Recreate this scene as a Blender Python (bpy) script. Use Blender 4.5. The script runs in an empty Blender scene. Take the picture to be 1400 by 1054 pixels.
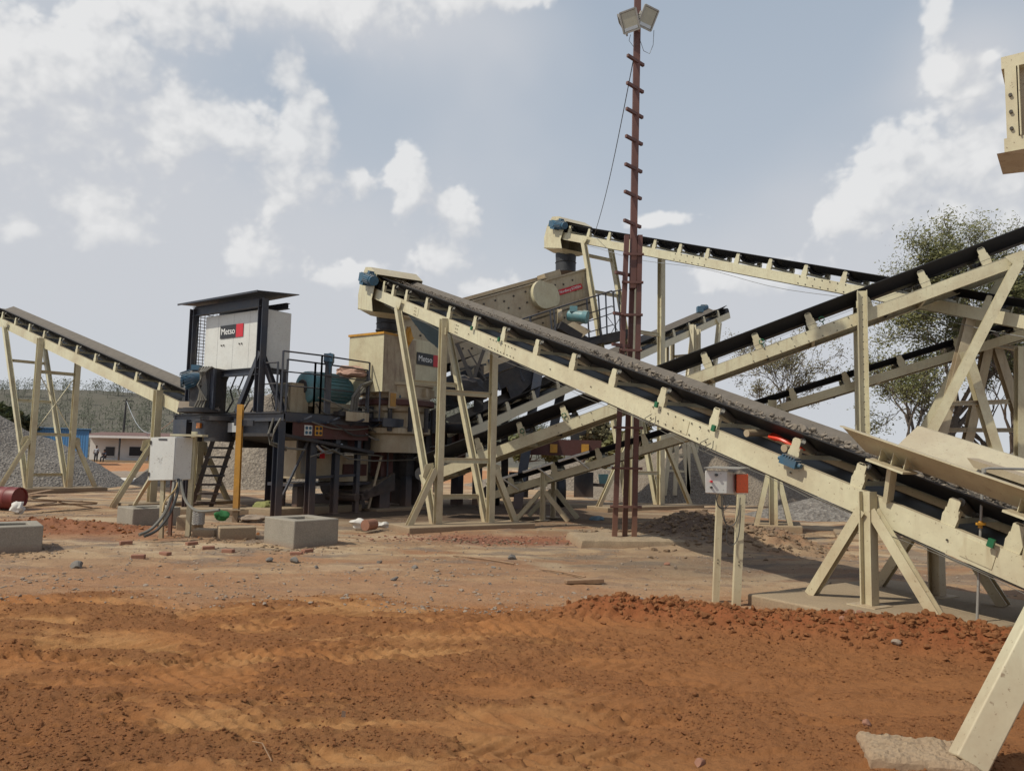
import bpy, bmesh, math, random
import numpy as np
from mathutils import Vector, Matrix, noise as mnoise
random.seed(7); np.random.seed(7)
PI = math.pi
sc = bpy.context.scene
COL = sc.collection
V = Vector
# ------------------------------------------------------------------ camera
CAM = V((0, 0, 1.7)); F = 1050.0
PITCH = math.radians(5.17); ROLL = math.radians(1.2)
RM = Matrix.Rotation(PI/2+PITCH, 3, 'X') @ Matrix.Rotation(ROLL, 3, 'Z')
cd = bpy.data.cameras.new('camera'); cam = bpy.data.objects.new('camera', cd); COL.objects.link(cam)
cd.sensor_width = 36; cd.lens = 27.0; cd.clip_start = 0.05; cd.clip_end = 9000
cam.matrix_world = Matrix.Translation(CAM) @ RM.to_4x4()
sc.camera = cam
def ray(px, py): return (RM @ V((px-700, 527-py, -F))).normalized()
def P(px, py, Y):
    d = ray(px, py); return CAM + d*((Y-CAM.y)/d.y)
def G(px, py, z=0.0):
    d = ray(px, py); return CAM + d*((z-CAM.z)/d.z)
def VP(px, py, p0, dr):
    d = ray(px, py); n = V((-dr[1], dr[0], 0)); k = (V((p0[0], p0[1], 0))-CAM).dot(n)/d.dot(n)
    return CAM + d*k
# ------------------------------------------------------------------ materials
def newmat(name):
    m = bpy.data.materials.new(name); m.use_nodes = True
    nt = m.node_tree; b = nt.nodes['Principled BSDF']
    return m, nt, b
def N(nt, t, **kw):
    n = nt.nodes.new(t)
    for k, v in kw.items():
        if k in n.inputs.keys(): n.inputs[k].default_value = v
        else: setattr(n, k, v)
    return n
def ramp(nt, fac, stops):
    r = nt.nodes.new('ShaderNodeValToRGB'); e = r.color_ramp.elements
    while len(e) < len(stops): e.new(0.5)
    for i, (p, c) in enumerate(stops):
        e[i].position = p; e[i].color = c if len(c) == 4 else (*c, 1)
    nt.links.new(fac, r.inputs[0]); return r.outputs[0]
def mixc(nt, fac, a, b, mode='MIX'):
    m = nt.nodes.new('ShaderNodeMix'); m.data_type = 'RGBA'; m.blend_type = mode
    for s, v in ((0, fac), (6, a), (7, b)):
        if hasattr(v, 'node'): nt.links.new(v, m.inputs[s])
        else: m.inputs[s].default_value = v if s == 0 else ((*v, 1) if len(v) == 3 else v)
    return m.outputs[2]
def noise(nt, vec, scale, detail=4, rough=.55, stretch=None):
    if stretch:
        mp = nt.nodes.new('ShaderNodeMapping'); mp.inputs['Scale'].default_value = stretch
        nt.links.new(vec, mp.inputs[0]); vec = mp.outputs[0]
    n = N(nt, 'ShaderNodeTexNoise', Scale=scale, Detail=detail, Roughness=rough)
    nt.links.new(vec, n.inputs['Vector']); return n.outputs[0]
def pos(nt): return nt.nodes.new('ShaderNodeNewGeometry').outputs['Position']
def bump(nt, b, h, strength=.4, dist=.02):
    n = N(nt, 'ShaderNodeBump', Strength=strength, Distance=dist)
    nt.links.new(h, n.inputs['Height']); nt.links.new(n.outputs[0], b.inputs['Normal'])
def paint(name, col, dirt=(.17, .12, .075), amount=.5, rough=.45, metal=0.0, streak=.5, scale=1.0, topdust=.6):
    m, nt, b = newmat(name); p = pos(nt)
    n1 = noise(nt, p, 1.3*scale, 6, .65); n2 = noise(nt, p, 9*scale, 5, .7)
    st = noise(nt, p, 1.0, 5, .6, (9*scale, 9*scale, .9*scale))
    a = ramp(nt, n1, [(.42, (0, 0, 0)), (.72, (1, 1, 1))])
    s = ramp(nt, st, [(.5, (0, 0, 0)), (.72, (1, 1, 1))])
    mm = nt.nodes.new('ShaderNodeMath'); mm.operation = 'MULTIPLY'; nt.links.new(s, mm.inputs[0]); mm.inputs[1].default_value = streak
    mx = nt.nodes.new('ShaderNodeMath'); mx.operation = 'MAXIMUM'; nt.links.new(a, mx.inputs[0]); nt.links.new(mm.outputs[0], mx.inputs[1])
    m3 = nt.nodes.new('ShaderNodeMath'); m3.operation = 'MULTIPLY'; nt.links.new(mx.outputs[0], m3.inputs[0]); m3.inputs[1].default_value = amount
    c0 = mixc(nt, .9, mixc(nt, n2, tuple(x*.86 for x in col), tuple(min(1, x*1.1) for x in col)), col)
    c0 = mixc(nt, n2, tuple(x*.84 for x in col), tuple(min(1, x*1.1) for x in col))
    c1 = mixc(nt, m3.outputs[0], c0, dirt)
    # dust on upward faces
    g = nt.nodes.new('ShaderNodeNewGeometry'); sx = nt.nodes.new('ShaderNodeSeparateXYZ'); nt.links.new(g.outputs['Normal'], sx.inputs[0])
    up = ramp(nt, sx.outputs[2], [(.55, (0, 0, 0)), (.95, (topdust, topdust, topdust))])
    c2 = mixc(nt, up, c1, (.34, .26, .18))
    # small chips / rust specks
    sp = noise(nt, p, 34*scale, 3, .6); k = ramp(nt, sp, [(.64, (0, 0, 0)), (.70, (.6, .6, .6))])
    c3 = mixc(nt, k, c2, (.12, .065, .035))
    sz_ = nt.nodes.new('ShaderNodeSeparateXYZ'); nt.links.new(p, sz_.inputs[0]); zf = ramp(nt, sz_.outputs[2], [(.0, (.75,)*3), (.9, (0, 0, 0))]); zm = nt.nodes.new('ShaderNodeMath'); zm.operation = 'MULTIPLY'; nt.links.new(zf, zm.inputs[0]); nt.links.new(n1, zm.inputs[1])
    c3 = mixc(nt, zm.outputs[0], c3, (.30, .16, .085))
    nt.links.new(c3, b.inputs['Base Color']); b.inputs['Roughness'].default_value = rough; b.inputs['Metallic'].default_value = metal
    r = ramp(nt, n2, [(.3, (rough*.8,)*3), (.7, (min(1, rough*1.35),)*3)]); nt.links.new(r, b.inputs['Roughness'])
    bump(nt, b, n2, .12, .01)
    return m
def simple(name, col, rough=.7, scale=12, var=.25, metal=0, bmp=.15, bd=.01):
    m, nt, b = newmat(name); p = pos(nt); n = noise(nt, p, scale, 6, .65)
    c = mixc(nt, n, tuple(x*(1-var) for x in col), tuple(min(1, x*(1+var)) for x in col))
    nt.links.new(c, b.inputs['Base Color']); b.inputs['Roughness'].default_value = rough; b.inputs['Metallic'].default_value = metal
    bump(nt, b, n, bmp, bd); return m
M = {}
M['cream'] = paint('cream_paint', (.565, .52, .355), amount=.65, dirt=(.34, .255, .155), streak=.8)
M['cream_b'] = paint('cream_paint_clean', (.575, .535, .375), amount=.55, dirt=(.36, .28, .18), streak=.8)
M['cream_d'] = paint('cream_paint_dusty', (.43, .36, .245), amount=.75, dirt=(.25, .17, .10), streak=1.0)
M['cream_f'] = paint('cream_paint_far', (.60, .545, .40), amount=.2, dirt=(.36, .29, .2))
M['navy'] = paint('navy_paint', (.030, .037, .055), amount=.5, dirt=(.10, .08, .06), rough=.42, topdust=.5)
M['dark'] = paint('dark_steel', (.022, .023, .028), amount=.6, dirt=(.075, .055, .04), rough=.6)
M['rust'] = paint('oxide_primer', (.125, .052, .040), amount=.6, dirt=(.065, .030, .024), rough=.6, topdust=.2, scale=2)
M['maroon'] = paint('maroon_steel', (.085, .028, .024), amount=.6, dirt=(.05, .03, .022), rough=.65)
M['bluem'] = paint('blue_motor_paint', (.028, .10, .17), amount=.5, dirt=(.10, .09, .08), rough=.5, scale=3)
M['teal'] = paint('teal_motor_paint', (.11, .26, .29), amount=.5, dirt=(.13, .12, .10), rough=.45, scale=2)
M['cream_r'] = paint('cream_rust_streaks', (.40, .32, .21), amount=1.0, dirt=(.17, .10, .06), streak=1.0, scale=1.3)
M['white'] = paint('enclosure_grey', (.60, .60, .57), amount=.25, dirt=(.36, .31, .25), rough=.4, topdust=.4)
M['grey'] = paint('panel_grey', (.42, .43, .43), amount=.25, dirt=(.28, .24, .2), rough=.4)
M['yellow'] = paint('yellow_paint', (.55, .27, .03), amount=.6, dirt=(.16, .10, .05), rough=.5)
M['orange'] = paint('orange_box', (.75, .12, .03), amount=.2, rough=.45)
M['tin'] = simple('weathered_tin', (.30, .28, .25), .5, 6, .25, .3)
M['zinc'] = simple('galvanised_steel', (.42, .43, .44), .4, 30, .2, .7)
M['rubber'] = simple('rubber_belt', (.018, .018, .020), .55, 5, .35)
M['rubberg'] = simple('dusty_rubber', (.125, .105, .085), .8, 5, .4)
M['boot'] = simple('rubber_boot', (.028, .029, .033), .6, 6, .4)
M['bolt'] = simple('bolt_steel', (.06, .05, .04), .5, 40, .3, .3)
M['red'] = simple('sign_red', (.50, .018, .03), .4, 9, .12)
M['black'] = simple('sign_black', (.020, .020, .024), .45, 9, .2)
M['lettering'] = simple('sign_white', (.75, .75, .74), .5, 9, .05)
M['green'] = simple('green_plastic', (.012, .11, .045), .4, 30, .2)
M['redc'] = simple('red_plastic', (.65, .05, .02), .4, 30, .15)
M['hose'] = simple('black_hose', (.05, .048, .045), .5, 25, .4)
M['hoseg'] = simple('grey_hose', (.14, .13, .11), .6, 25, .4)
M['wirey'] = simple('yellow_sleeve', (.35, .24, .10), .6, 25, .2)
M['glass'] = simple('lamp_glass', (.33, .31, .24), .25, 8, .15)
M['amber'] = simple('amber_lens', (.75, .25, .03), .3, 20, .1)
M['wood'] = simple('weathered_wood', (.27, .17, .10), .85, 10, .45)
M['brick'] = simple('red_brick', (.26, .125, .08), .9, 9, .4, bmp=.6)
M['cloth'] = simple('dirty_cloth', (.55, .52, .48), .9, 7, .2)
M['barrel'] = simple('red_drum', (.16, .025, .022), .5, 6, .3)
M['skin'] = simple('skin', (.16, .085, .055), .6, 20, .1)
M['shirt'] = simple('shirt_light', (.38, .40, .44), .9, 20, .1)
M['shirtd'] = simple('shirt_dark', (.05, .055, .08), .9, 20, .1)
M['trouser'] = simple('trousers', (.04, .04, .05), .9, 20, .1)
M['blackhair'] = simple('black_hair', (.01, .01, .01), .8, 20, .1)
M['wall_white'] = simple('whitewashed_wall', (.62, .60, .58), .9, .9, .12)
M['wall_blue'] = simple('blue_sheet', (.045, .16, .34), .6, .8, .15)
M['roofred'] = simple('rusty_sheet_roof', (.14, .07, .055), .7, 1.0, .3)
M['pane'] = simple('dark_window', (.03, .03, .035), .3, 3, .3)
M['bark'] = simple('bark', (.10, .078, .062), .95, 6, .4, bmp=.6)
M['greencl'] = simple('green_cloth', (.02, .13, .035), .8, 15, .35)
M['mosscl'] = simple('yellow_green_cloth', (.20, .20, .07), .9, 15, .3)
M['pinkcl'] = simple('pink_cloth', (.42, .26, .20), .9, 9, .4)

def concrete(name, col):
    m, nt, b = newmat(name); p = pos(nt)
    n1 = noise(nt, p, 1.7, 7, .65); n2 = noise(nt, p, 45, 4, .7)
    c = mixc(nt, n1, tuple(x*.68 for x in col), tuple(x*1.22 for x in col))
    c = mixc(nt, ramp(nt, n2, [(.3, (0, 0, 0)), (.7, (1, 1, 1))]), mixc(nt, .5, c, (.10, .08, .06)), c)
    sx = nt.nodes.new('ShaderNodeSeparateXYZ'); nt.links.new(p, sx.inputs[0])
    lo = ramp(nt, sx.outputs[2], [(.0, (.45,)*3), (.12, (0, 0, 0))])
    c = mixc(nt, lo, c, (.24, .125, .07))
    nt.links.new(c, b.inputs['Base Color']); b.inputs['Roughness'].default_value = .95
    bump(nt, b, n2, .5, .012); return m
M['conc'] = concrete('cast_concrete', (.33, .295, .24))
M['conc2'] = concrete('dusty_concrete', (.37, .275, .175))
def gravel(name, c1, c2, scale=9):
    m, nt, b = newmat(name); p = pos(nt)
    v = N(nt, 'ShaderNodeTexVoronoi', Scale=scale); nt.links.new(p, v.inputs['Vector'])
    n1 = noise(nt, p, .5, 5, .6); n2 = noise(nt, p, scale*2.2, 4, .75)
    c = mixc(nt, ramp(nt, v.outputs['Color'], [(.1, (0, 0, 0)), (.9, (1, 1, 1))]), c1, c2)
    c = mixc(nt, ramp(nt, n2, [(.35, (.45,)*3), (.65, (1.0,)*3)]), (0, 0, 0), c)
    c = mixc(nt, ramp(nt, n1, [(.3, (0, 0, 0)), (.7, (.45,)*3)]), c, tuple(x*.6 for x in c1))
    nt.links.new(c, b.inputs['Base Color']); b.inputs['Roughness'].default_value = 1
    bump(nt, b, v.outputs['Distance'], .9, .06); return m
M['gravel'] = gravel('grey_gravel', (.15, .13, .115), (.37, .335, .30), 11)
M['gravel_t'] = gravel('tan_gravel', (.20, .16, .125), (.42, .35, .27), 9)
M['gravel_b'] = gravel('brown_fines', (.24, .19, .145), (.36, .30, .235), 14)
M['stone'] = simple('stone', (.16, .145, .13), .95, 8, .45, bmp=.6, bd=.03)
M['stoneb'] = simple('dusty_stone', (.27, .21, .16), .95, 8, .4, bmp=.6, bd=.03)
M['fines'] = gravel('dark_fines', (.10, .082, .066), (.19, .155, .125), 16)
M['loadst'] = simple('load_stone', (.20, .165, .13), .95, 8, .5, bmp=.6, bd=.03)
def leafmat(name, a, b_):
    m, nt, b = newmat(name); p = pos(nt)
    n = noise(nt, p, 1.1, 3, .6); n2 = noise(nt, p, 9, 2, .6)
    c = mixc(nt, ramp(nt, n, [(.35, (0, 0, 0)), (.65, (1, 1, 1))]), a, b_)
    c = mixc(nt, ramp(nt, n2, [(.3, (.55,)*3), (.7, (1,)*3)]), (0.01, .012, .004), c)
    nt.links.new(c, b.inputs['Base Color']); b.inputs['Roughness'].default_value = .75
    tr = N(nt, 'ShaderNodeBsdfTranslucent'); nt.links.new(c, tr.inputs[0])
    ms = N(nt, 'ShaderNodeMixShader', Fac=.3); out = nt.nodes['Material Output']
    nt.links.new(b.outputs[0], ms.inputs[1]); nt.links.new(tr.outputs[0], ms.inputs[2]); nt.links.new(ms.outputs[0], out.inputs[0])
    return m
M['leaf'] = leafmat('leaves_green', (.15, .16, .06), (.27, .25, .10))
M['leafb'] = leafmat('leaves_brown', (.19, .175, .095), (.28, .245, .14))
M['leafd'] = leafmat('leaves_dark', (.035, .05, .02), (.08, .09, .035))
M['leaff'] = simple('leaves_far', (.066, .071, .050), 1, .12, .35, bmp=0)
# ------------------------------------------------------------------ mesh builder
def basis(t, up=V((0, 0, 1))):
    t = t.normalized()
    if abs(t.dot(up.normalized())) > .999: up = V((1, 0, 0))
    s = t.cross(up).normalized(); u = s.cross(t).normalized(); return t, s, u
def smooth_(P3, n=6):
    out = []; m = len(P3)
    for i in range(m-1):
        pm = P3[max(i-1, 0)]; pa_ = P3[i]; pb_ = P3[i+1]; pn = P3[min(i+2, m-1)]
        for k in range(n):
            t_ = k/n; out.append(.5*((2*pa_)+(pb_-pm)*t_+(2*pm-5*pa_+4*pb_-pn)*t_*t_+(-pm+3*pa_-3*pb_+pn)*t_**3))
    out.append(P3[-1]); return out
class MB:
    def __init__(self): self.v = []; self.f = []
    def add(self, vs, fs):
        k = len(self.v); self.v += [V(x) for x in vs]; self.f += [tuple(i+k for i in f) for f in fs]; return self
    def boxm(self, c, ax, ay, az):
        c = V(c); vs = [c+ax*i+ay*j+az*k for i in (-1, 1) for j in (-1, 1) for k in (-1, 1)]
        fs = [(0, 1, 3, 2), (4, 6, 7, 5), (0, 4, 5, 1), (2, 3, 7, 6), (0, 2, 6, 4), (1, 5, 7, 3)]
        if ax.cross(ay).dot(az) < 0: fs = [tuple(reversed(f)) for f in fs]
        return self.add(vs, fs)
    def box(self, c, sx, sy, sz, rz=0):
        X = V((math.cos(rz), math.sin(rz), 0)); Y = V((-math.sin(rz), math.cos(rz), 0))
        return self.boxm(c, X*sx/2, Y*sy/2, V((0, 0, sz/2)))
    def bar(self, p, q, w, h, up=V((0, 0, 1)), off=(0, 0)):
        p = V(p); q = V(q); t, s, u = basis(q-p, up)
        return self.boxm((p+q)/2+s*off[0]+u*off[1], (q-p)/2, s*w/2, u*h/2)
    def hbeam(self, p, q, w, h, up=V((0, 0, 1)), th=.014):
        self.bar(p, q, w, th, up, (0, h/2-th/2)); self.bar(p, q, w, th, up, (0, -h/2+th/2))
        return self.bar(p, q, th, h-2*th, up)
    def cbeam(self, p, q, w, h, up, side, th=.014):
        self.bar(p, q, th, h, up, (side*(w/2-th/2), 0))
        self.bar(p, q, w-th, th, up, (-side*th/2, h/2-th/2)); return self.bar(p, q, w-th, th, up, (-side*th/2, -h/2+th/2))
    def cyl(self, p, q, r, n=12, r2=None, cap=True):
        p = V(p); q = V(q); r2 = r if r2 is None else r2; t, s, u = basis(q-p)
        vs = []
        for c, rr in ((p, r), (q, r2)):
            for i in range(n):
                a = 2*PI*i/n; vs.append(c+(s*math.cos(a)+u*math.sin(a))*rr)
        fs = [(i, (i+1) % n, n+(i+1) % n, n+i) for i in range(n)]
        if cap: fs += [tuple(reversed(range(n))), tuple(range(n, 2*n))]
        return self.add(vs, fs)
    def tube(self, pts, r, n=6):
        pts = [V(p) for p in pts]; vs = []; m = len(pts)
        for i, p in enumerate(pts):
            t = (pts[min(i+1, m-1)]-pts[max(i-1, 0)]); t, s, u = basis(t)
            rr = r[i] if isinstance(r, (list, tuple)) else r
            for k in range(n):
                a = 2*PI*k/n; vs.append(p+(s*math.cos(a)+u*math.sin(a))*rr)
        fs = [(j*n+i, j*n+(i+1) % n, (j+1)*n+(i+1) % n, (j+1)*n+i) for j in range(m-1) for i in range(n)]
        fs += [tuple(reversed(range(n))), tuple(range((m-1)*n, m*n))]
        return self.add(vs, fs)
    def prism(self, pts, ext):
        pts = [V(p) for p in pts]; n = len(pts); ext = V(ext)
        vs = pts+[p+ext for p in pts]
        fs = [tuple(reversed(range(n))), tuple(range(n, 2*n))]+[(i, (i+1) % n, n+(i+1) % n, n+i) for i in range(n)]
        return self.add(vs, fs)
    def lathe(self, c, prof, n=28, ax=V((0, 0, 1))):
        c = V(c); t, s, u = basis(ax, V((0, 1, 0)) if abs(ax.normalized().z) > .9 else V((0, 0, 1))); vs = []
        for r, h in prof:
            for i in range(n):
                a = 2*PI*i/n; vs.append(c+t*h+(s*math.cos(a)+u*math.sin(a))*r)
        m = len(prof)
        fs = [(j*n+i, j*n+(i+1) % n, (j+1)*n+(i+1) % n, (j+1)*n+i) for j in range(m-1) for i in range(n)]
        fs += [tuple(reversed(range(n))), tuple(range((m-1)*n, m*n))]
        return self.add(vs, fs)
    def build(self, name, mat, parent=None, smooth=True, bevel=0, origin=None):
        me = bpy.data.meshes.new(name)
        base = V(origin) if origin is not None else (wloc(parent) if parent else V((0, 0, 0)))
        me.from_pydata([tuple(v-base) for v in self.v], [], self.f); me.update()
        b = bmesh.new(); b.from_mesh(me); bmesh.ops.recalc_face_normals(b, faces=b.faces); b.to_mesh(me); b.free()
        me.materials.append(mat)
        if smooth:
            me.polygons.foreach_set('use_smooth', [True]*len(me.polygons)); me.set_sharp_from_angle(angle=math.radians(35))
        o = bpy.data.objects.new(name, me); COL.objects.link(o)
        if parent: o.parent = parent
        else: o.location = base
        if bevel:
            md = o.modifiers.new('bevel', 'BEVEL'); md.width = bevel; md.segments = 2; md.limit_method = 'ANGLE'
        return o
WL = {}
def wloc(o):
    if o.name in WL: return WL[o.name]
    if o.parent: return wloc(o.parent)
    return o.location.copy()
def tag(o, label, cat=None, group=None, kind=None):
    if label: o['label'] = label
    if cat: o['category'] = cat
    if group: o['group'] = group
    if kind: o['kind'] = kind
    return o
def thing(name, loc, label, cat, group=None):
    o = bpy.data.objects.new(name, None); COL.objects.link(o); o.location = V(loc); o.empty_display_size = .2
    return tag(o, label, cat, group)
def single(name, mb, mat, label, cat, group=None, kind=None, bevel=0, origin=None, smooth=True):
    if origin is None:
        xs = [v.x for v in mb.v]; ys = [v.y for v in mb.v]; zs = [v.z for v in mb.v]
        origin = ((min(xs)+max(xs))/2, (min(ys)+max(ys))/2, min(zs))
    o = mb.build(name, mat, None, smooth, bevel, origin); return tag(o, label, cat, group, kind)
def text(body, size, origin, xdir, ydir, mat, parent, name='lettering', ext=.003):
    cu = bpy.data.curves.new('t', 'FONT'); cu.body = body; cu.size = size; cu.extrude = ext; cu.align_x = 'CENTER'; cu.align_y = 'CENTER'
    to = bpy.data.objects.new('t', cu); COL.objects.link(to)
    me = bpy.data.meshes.new_from_object(to.evaluated_get(bpy.context.evaluated_depsgraph_get()))
    bpy.data.objects.remove(to); bpy.data.curves.remove(cu)
    X = V(xdir).normalized(); Y = V(ydir).normalized(); Z = X.cross(Y)
    mt = Matrix((X, Y, Z)).transposed().to_4x4(); mt.translation = V(origin)-wloc(parent)
    me.transform(mt); me.name = name
    me.materials.clear(); me.materials.append(mat)
    o = bpy.data.objects.new(name, me); COL.objects.link(o); o.parent = parent; return o
def badge(parent, c, X, Y, w, h, body, part='nameplate', redfrac=.3, tsize=None):
    """black plate with white word and a red end"""
    X = V(X).normalized(); Y = V(Y).normalized(); Z = X.cross(Y).normalized(); c = V(c)
    wb = w*(1-redfrac)
    pl = MB().boxm(c-X*(w*redfrac/2), X*wb/2, Y*h/2, Z*.006).build(part, M['black'], parent)
    MB().boxm(c+X*(wb/2)+Z*.0005, X*(w*redfrac/2), Y*h/2, Z*.006).build('red_end', M['red'], pl)
    text(body, tsize or h*.75, c-X*(w*redfrac/2)+Z*.008, X, Y, M['lettering'], pl)
    return pl
# ------------------------------------------------------------------ numpy noise
def vhash(xi, yi, seed):
    h = (xi.astype(np.int64)*374761393+yi.astype(np.int64)*668265263+seed*1442695041) & 0xffffffff
    h = ((h ^ (h >> 13))*1274126177) & 0xffffffff; h = h ^ (h >> 16)
    return (h & 0xffffff)/float(0xffffff)
def vn(x, y, seed=0):
    xi = np.floor(x); yi = np.floor(y); fx = x-xi; fy = y-yi; fx = fx*fx*(3-2*fx); fy = fy*fy*(3-2*fy)
    a = vhash(xi, yi, seed); b = vhash(xi+1, yi, seed); c = vhash(xi, yi+1, seed); d = vhash(xi+1, yi+1, seed)
    return (a*(1-fx)+b*fx)*(1-fy)+(c*(1-fx)+d*fx)*fy
def fbm(x, y, o=4, seed=0, g=.5):
    s = 0; a = 1; t = 0
    for i in range(o):
        s = s+a*vn(x+17.3*i, y-9.1*i, seed+i); t += a; a *= g; x = x*2.03; y = y*2.03
    return s/t
def ss(a, b, x): t = np.clip((x-a)/(b-a), 0, 1); return t*t*(3-2*t)
# ------------------------------------------------------------------ ground
def bnd(x):   # far edge of the fresh red soil
    return 9.0+.5*(fbm(x*.6, x*0+3, 3, 5)-.5)*3 - ss(1, 5, x)*1.0
def berm(x, y):
    t = np.clip((x-.75)/3.7, -1, 2); yc = 8.35-1.1*np.clip(t, 0, 2)**1.3
    env = ss(-.15, .15, t)*(1-ss(1.05, 1.35, t)); w = .28+.25*np.clip(t, 0, 1)
    return env*np.exp(-((y-yc)/w)**2)
TR = [(6.95, .05, .0, .34), (5.9, .02, 1.2, .30), (7.9, .03, 2.1, .30), (5.0, .00, .5, .34), (6.45, -.05, .3, .24), (8.5, .02, .9, .25), (4.5, .03, 2, .22), (7.4, -.02, 3.0, .2), (5.45, .04, 4.0, .2)]
def redm(x, y): return 1-ss(-.8, .7, y-bnd(x)+1.3*(fbm(x*1.1, y*2.2, 4, 101)-.5))
def crumbm(x, y): return ss(.49, .57, fbm(x*1.3+3, y*3.8, 6, 401, .62)+.16*(fbm(x*9, y*12, 3, 407)-.5)+.06*ss(-.5, 2.5, x)+.02*ss(6, 4, y))
def tanc(x, y): return ss(.50, .60, fbm(x*.9+9, y*1.9, 5, 405, .6))*ss(60, 30, y)
def hfun(x, y, fine=True):
    red = redm(x, y); far = ss(25, 120, y); cr = crumbm(x, y)*red
    h = (fbm(x*.35, y*.35, 3, 1)-.5)*.16*(1-far*.5)
    h += (fbm(x*1.5, y*2.6, 3, 11)-.5)*(.03+.05*red)*(1-far)
    near = 1-ss(14, 26, y)
    h += near*(1-cr*.0)*.010*(fbm(x*9, y*9, 3, 31)-.5)*2
    h += near*cr*(.060*(fbm(x*8, y*9, 5, 41, .7)-.40)+.012)
    c2 = tanc(x, y)*(1-red); h += near*c2*.035*(fbm(x*8, y*9, 4, 43, .65)-.40)+near*(1-red)*.008*(fbm(x*20, y*20, 3, 45)-.5)
    yb = y+.15*np.sin(x*.7+1)+.05*x; band = np.floor(yb/.44); fy_ = yb/.44-band
    rp = np.clip(1.6*np.sin((x*(.8+.3*vhash(band, band*0+3, 9))+1.15*np.abs(fy_-.5)*.44+3*vhash(band, band*0+1, 5))*2*PI/.165), -1, 1)*np.sin(PI*fy_)**.6
    h += near*red*(1-.8*cr)*.011*rp*ss(.36, .55, fbm(x*.8+50, y*1.2, 3, 421))*(1-ss(.8, 2.8, x))
    h += near*red*.006*(fbm(x*24, y*24, 3, 425)-.5)*2
    for k, (yc, sl, ph, w) in enumerate(TR):
        c = yc+sl*x+.16*np.sin(x*.55+ph); d = y-c
        fade = red*(1-cr*.85)*ss(.28, .48, fbm(x*.7+k*7, y*.9, 3, 61+k))*(1-ss(1.2, 3.8, x)); env = np.exp(-(d/w)**4)*fade
        ph2 = x+np.abs(d)*(1.1 if k % 2 else -1.1)+.03*np.sin(x*5+k)
        lug = np.clip(np.sin(ph2*2*PI/(.15+.02*(k % 3)))*1.8, -1, 1)
        h += env*(-.018+.014*lug)
        h += .022*fade*np.exp(-((np.abs(d)-w*1.15)/.07)**2)*fbm(x*6, y*6, 3, 71)*1.6
    bm = berm(x, y); h += bm*(.17+.16*(fbm(x*4, y*4, 3, 81)-.3)+.05*(fbm(x*14, y*14, 2, 82)-.5))
    # dark spoil heap beside the mast
    mx, my = 3.9, 16.6
    h += .5*np.exp(-(((x-mx)/1.3)**2+((y-my)/1.5)**2))*(.6+.9*fbm(x*2.4, y*2.4, 4, 91))
    h += .28*np.exp(-(((x-5.2)/.9)**2+((y-15.2)/.8)**2))*(.3+1.2*fbm(x*4, y*4, 3, 95))
    # red spoil at the left
    h += .18*np.exp(-(((x+9.3)/2.0)**2+((y-15.8)/.8)**2))*(.4+1.2*fbm(x*4, y*4, 3, 97))
    # keep flat pads under the plant
    return h
def hz(x, y): return float(hfun(np.array([float(x)]), np.array([float(y)]))[0])
NR, NC = 1030, 1050
yy = np.concatenate([np.linspace(-30, 3.3, 31)[:-1], 3.3*np.power(45/3.3, np.linspace(0, 1, NR-140)), 45*np.power(4000/45., np.linspace(0, 1, 111))[1:]])
uu = np.linspace(-1, 1, NC); uu = np.sign(uu)*(np.abs(uu)**1.05)
X = uu[None, :]*(np.maximum(yy, 3.3)[:, None]*.92+2.0); Yg = np.repeat(yy[:, None], NC, 1)
H = hfun(X, Yg); H = H*(1-ss(150, 400, Yg))
def lerp(a, b, t): return a+(np.array(b)[None, None, :]-a)*t[..., None]
red = redm(X, Yg); crm = ss(.43, .61, fbm(X*1.3+3, Yg*3.8, 6, 401, .62)+.16*(fbm(X*9, Yg*12, 3, 407)-.5)+.06*ss(-.5, 2.5, X)+.02*ss(6, 4, Yg))
n1 = fbm(X*.5, Yg*1.3, 4, 111); n2 = fbm(X*1.6, Yg*3.2, 4, 121); n3 = fbm(X*4, Yg*9, 3, 131)
tan = np.zeros((NR, NC, 3))+np.array([.46, .325, .20])
tan = lerp(tan, (.335, .22, .135), ss(.45, .66, n2)*.7)
tan = lerp(tan, (.54, .42, .285), ss(.5, .62, n1)*.6)
tan = lerp(tan, (.33, .155, .078), ss(.52, .72, fbm(X*.8, Yg*1.4, 4, 141))*.65)
lump = fbm(X*5.5, Yg*5.5, 3, 21)
rc = np.zeros((NR, NC, 3))+np.array([.40, .178, .076])
sand = ss(.36, .58, fbm(X*.7, Yg*1.7, 4, 151)) * (1-ss(.0, 2.2, X))
rc = lerp(rc, (.50, .275, .130), sand*.62)
rc = lerp(rc, (.32, .138, .06), ss(.5, .66, n2)*.45)
rc = lerp(rc, (.255, .112, .052), crm*.8)
rgt = ss(-.8, 1.6, X)*.75; rc = lerp(rc, (.315, .138, .062), rgt)
tcm = tanc(X, Yg); tan = lerp(tan, (.30, .185, .11), tcm*.6); tan = lerp(tan, (.19, .16, .135), ss(.56, .66, fbm(X*1.3, Yg*2.6, 4, 145))*.6)
tan = lerp(tan, (.40, .215, .115), ss(4.5, 0, Yg-bnd(X))*(.45+.7*fbm(X*1.1, Yg*2, 4, 431)))
rc = rc*np.array([1.0, .98, .86])
colr = tan*(1-red[..., None])+rc*red[..., None]
bm = berm(X, Yg); colr = lerp(colr, (.30, .105, .042), np.clip(bm*1.5, 0, 1))
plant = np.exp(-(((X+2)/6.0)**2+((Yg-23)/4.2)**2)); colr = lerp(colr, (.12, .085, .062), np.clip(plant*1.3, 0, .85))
sp = np.exp(-(((X-3.9)/1.4)**2+((Yg-16.6)/1.6)**2)); colr = lerp(colr, (.15, .105, .078), np.clip(sp*1.5, 0, .9))
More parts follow.
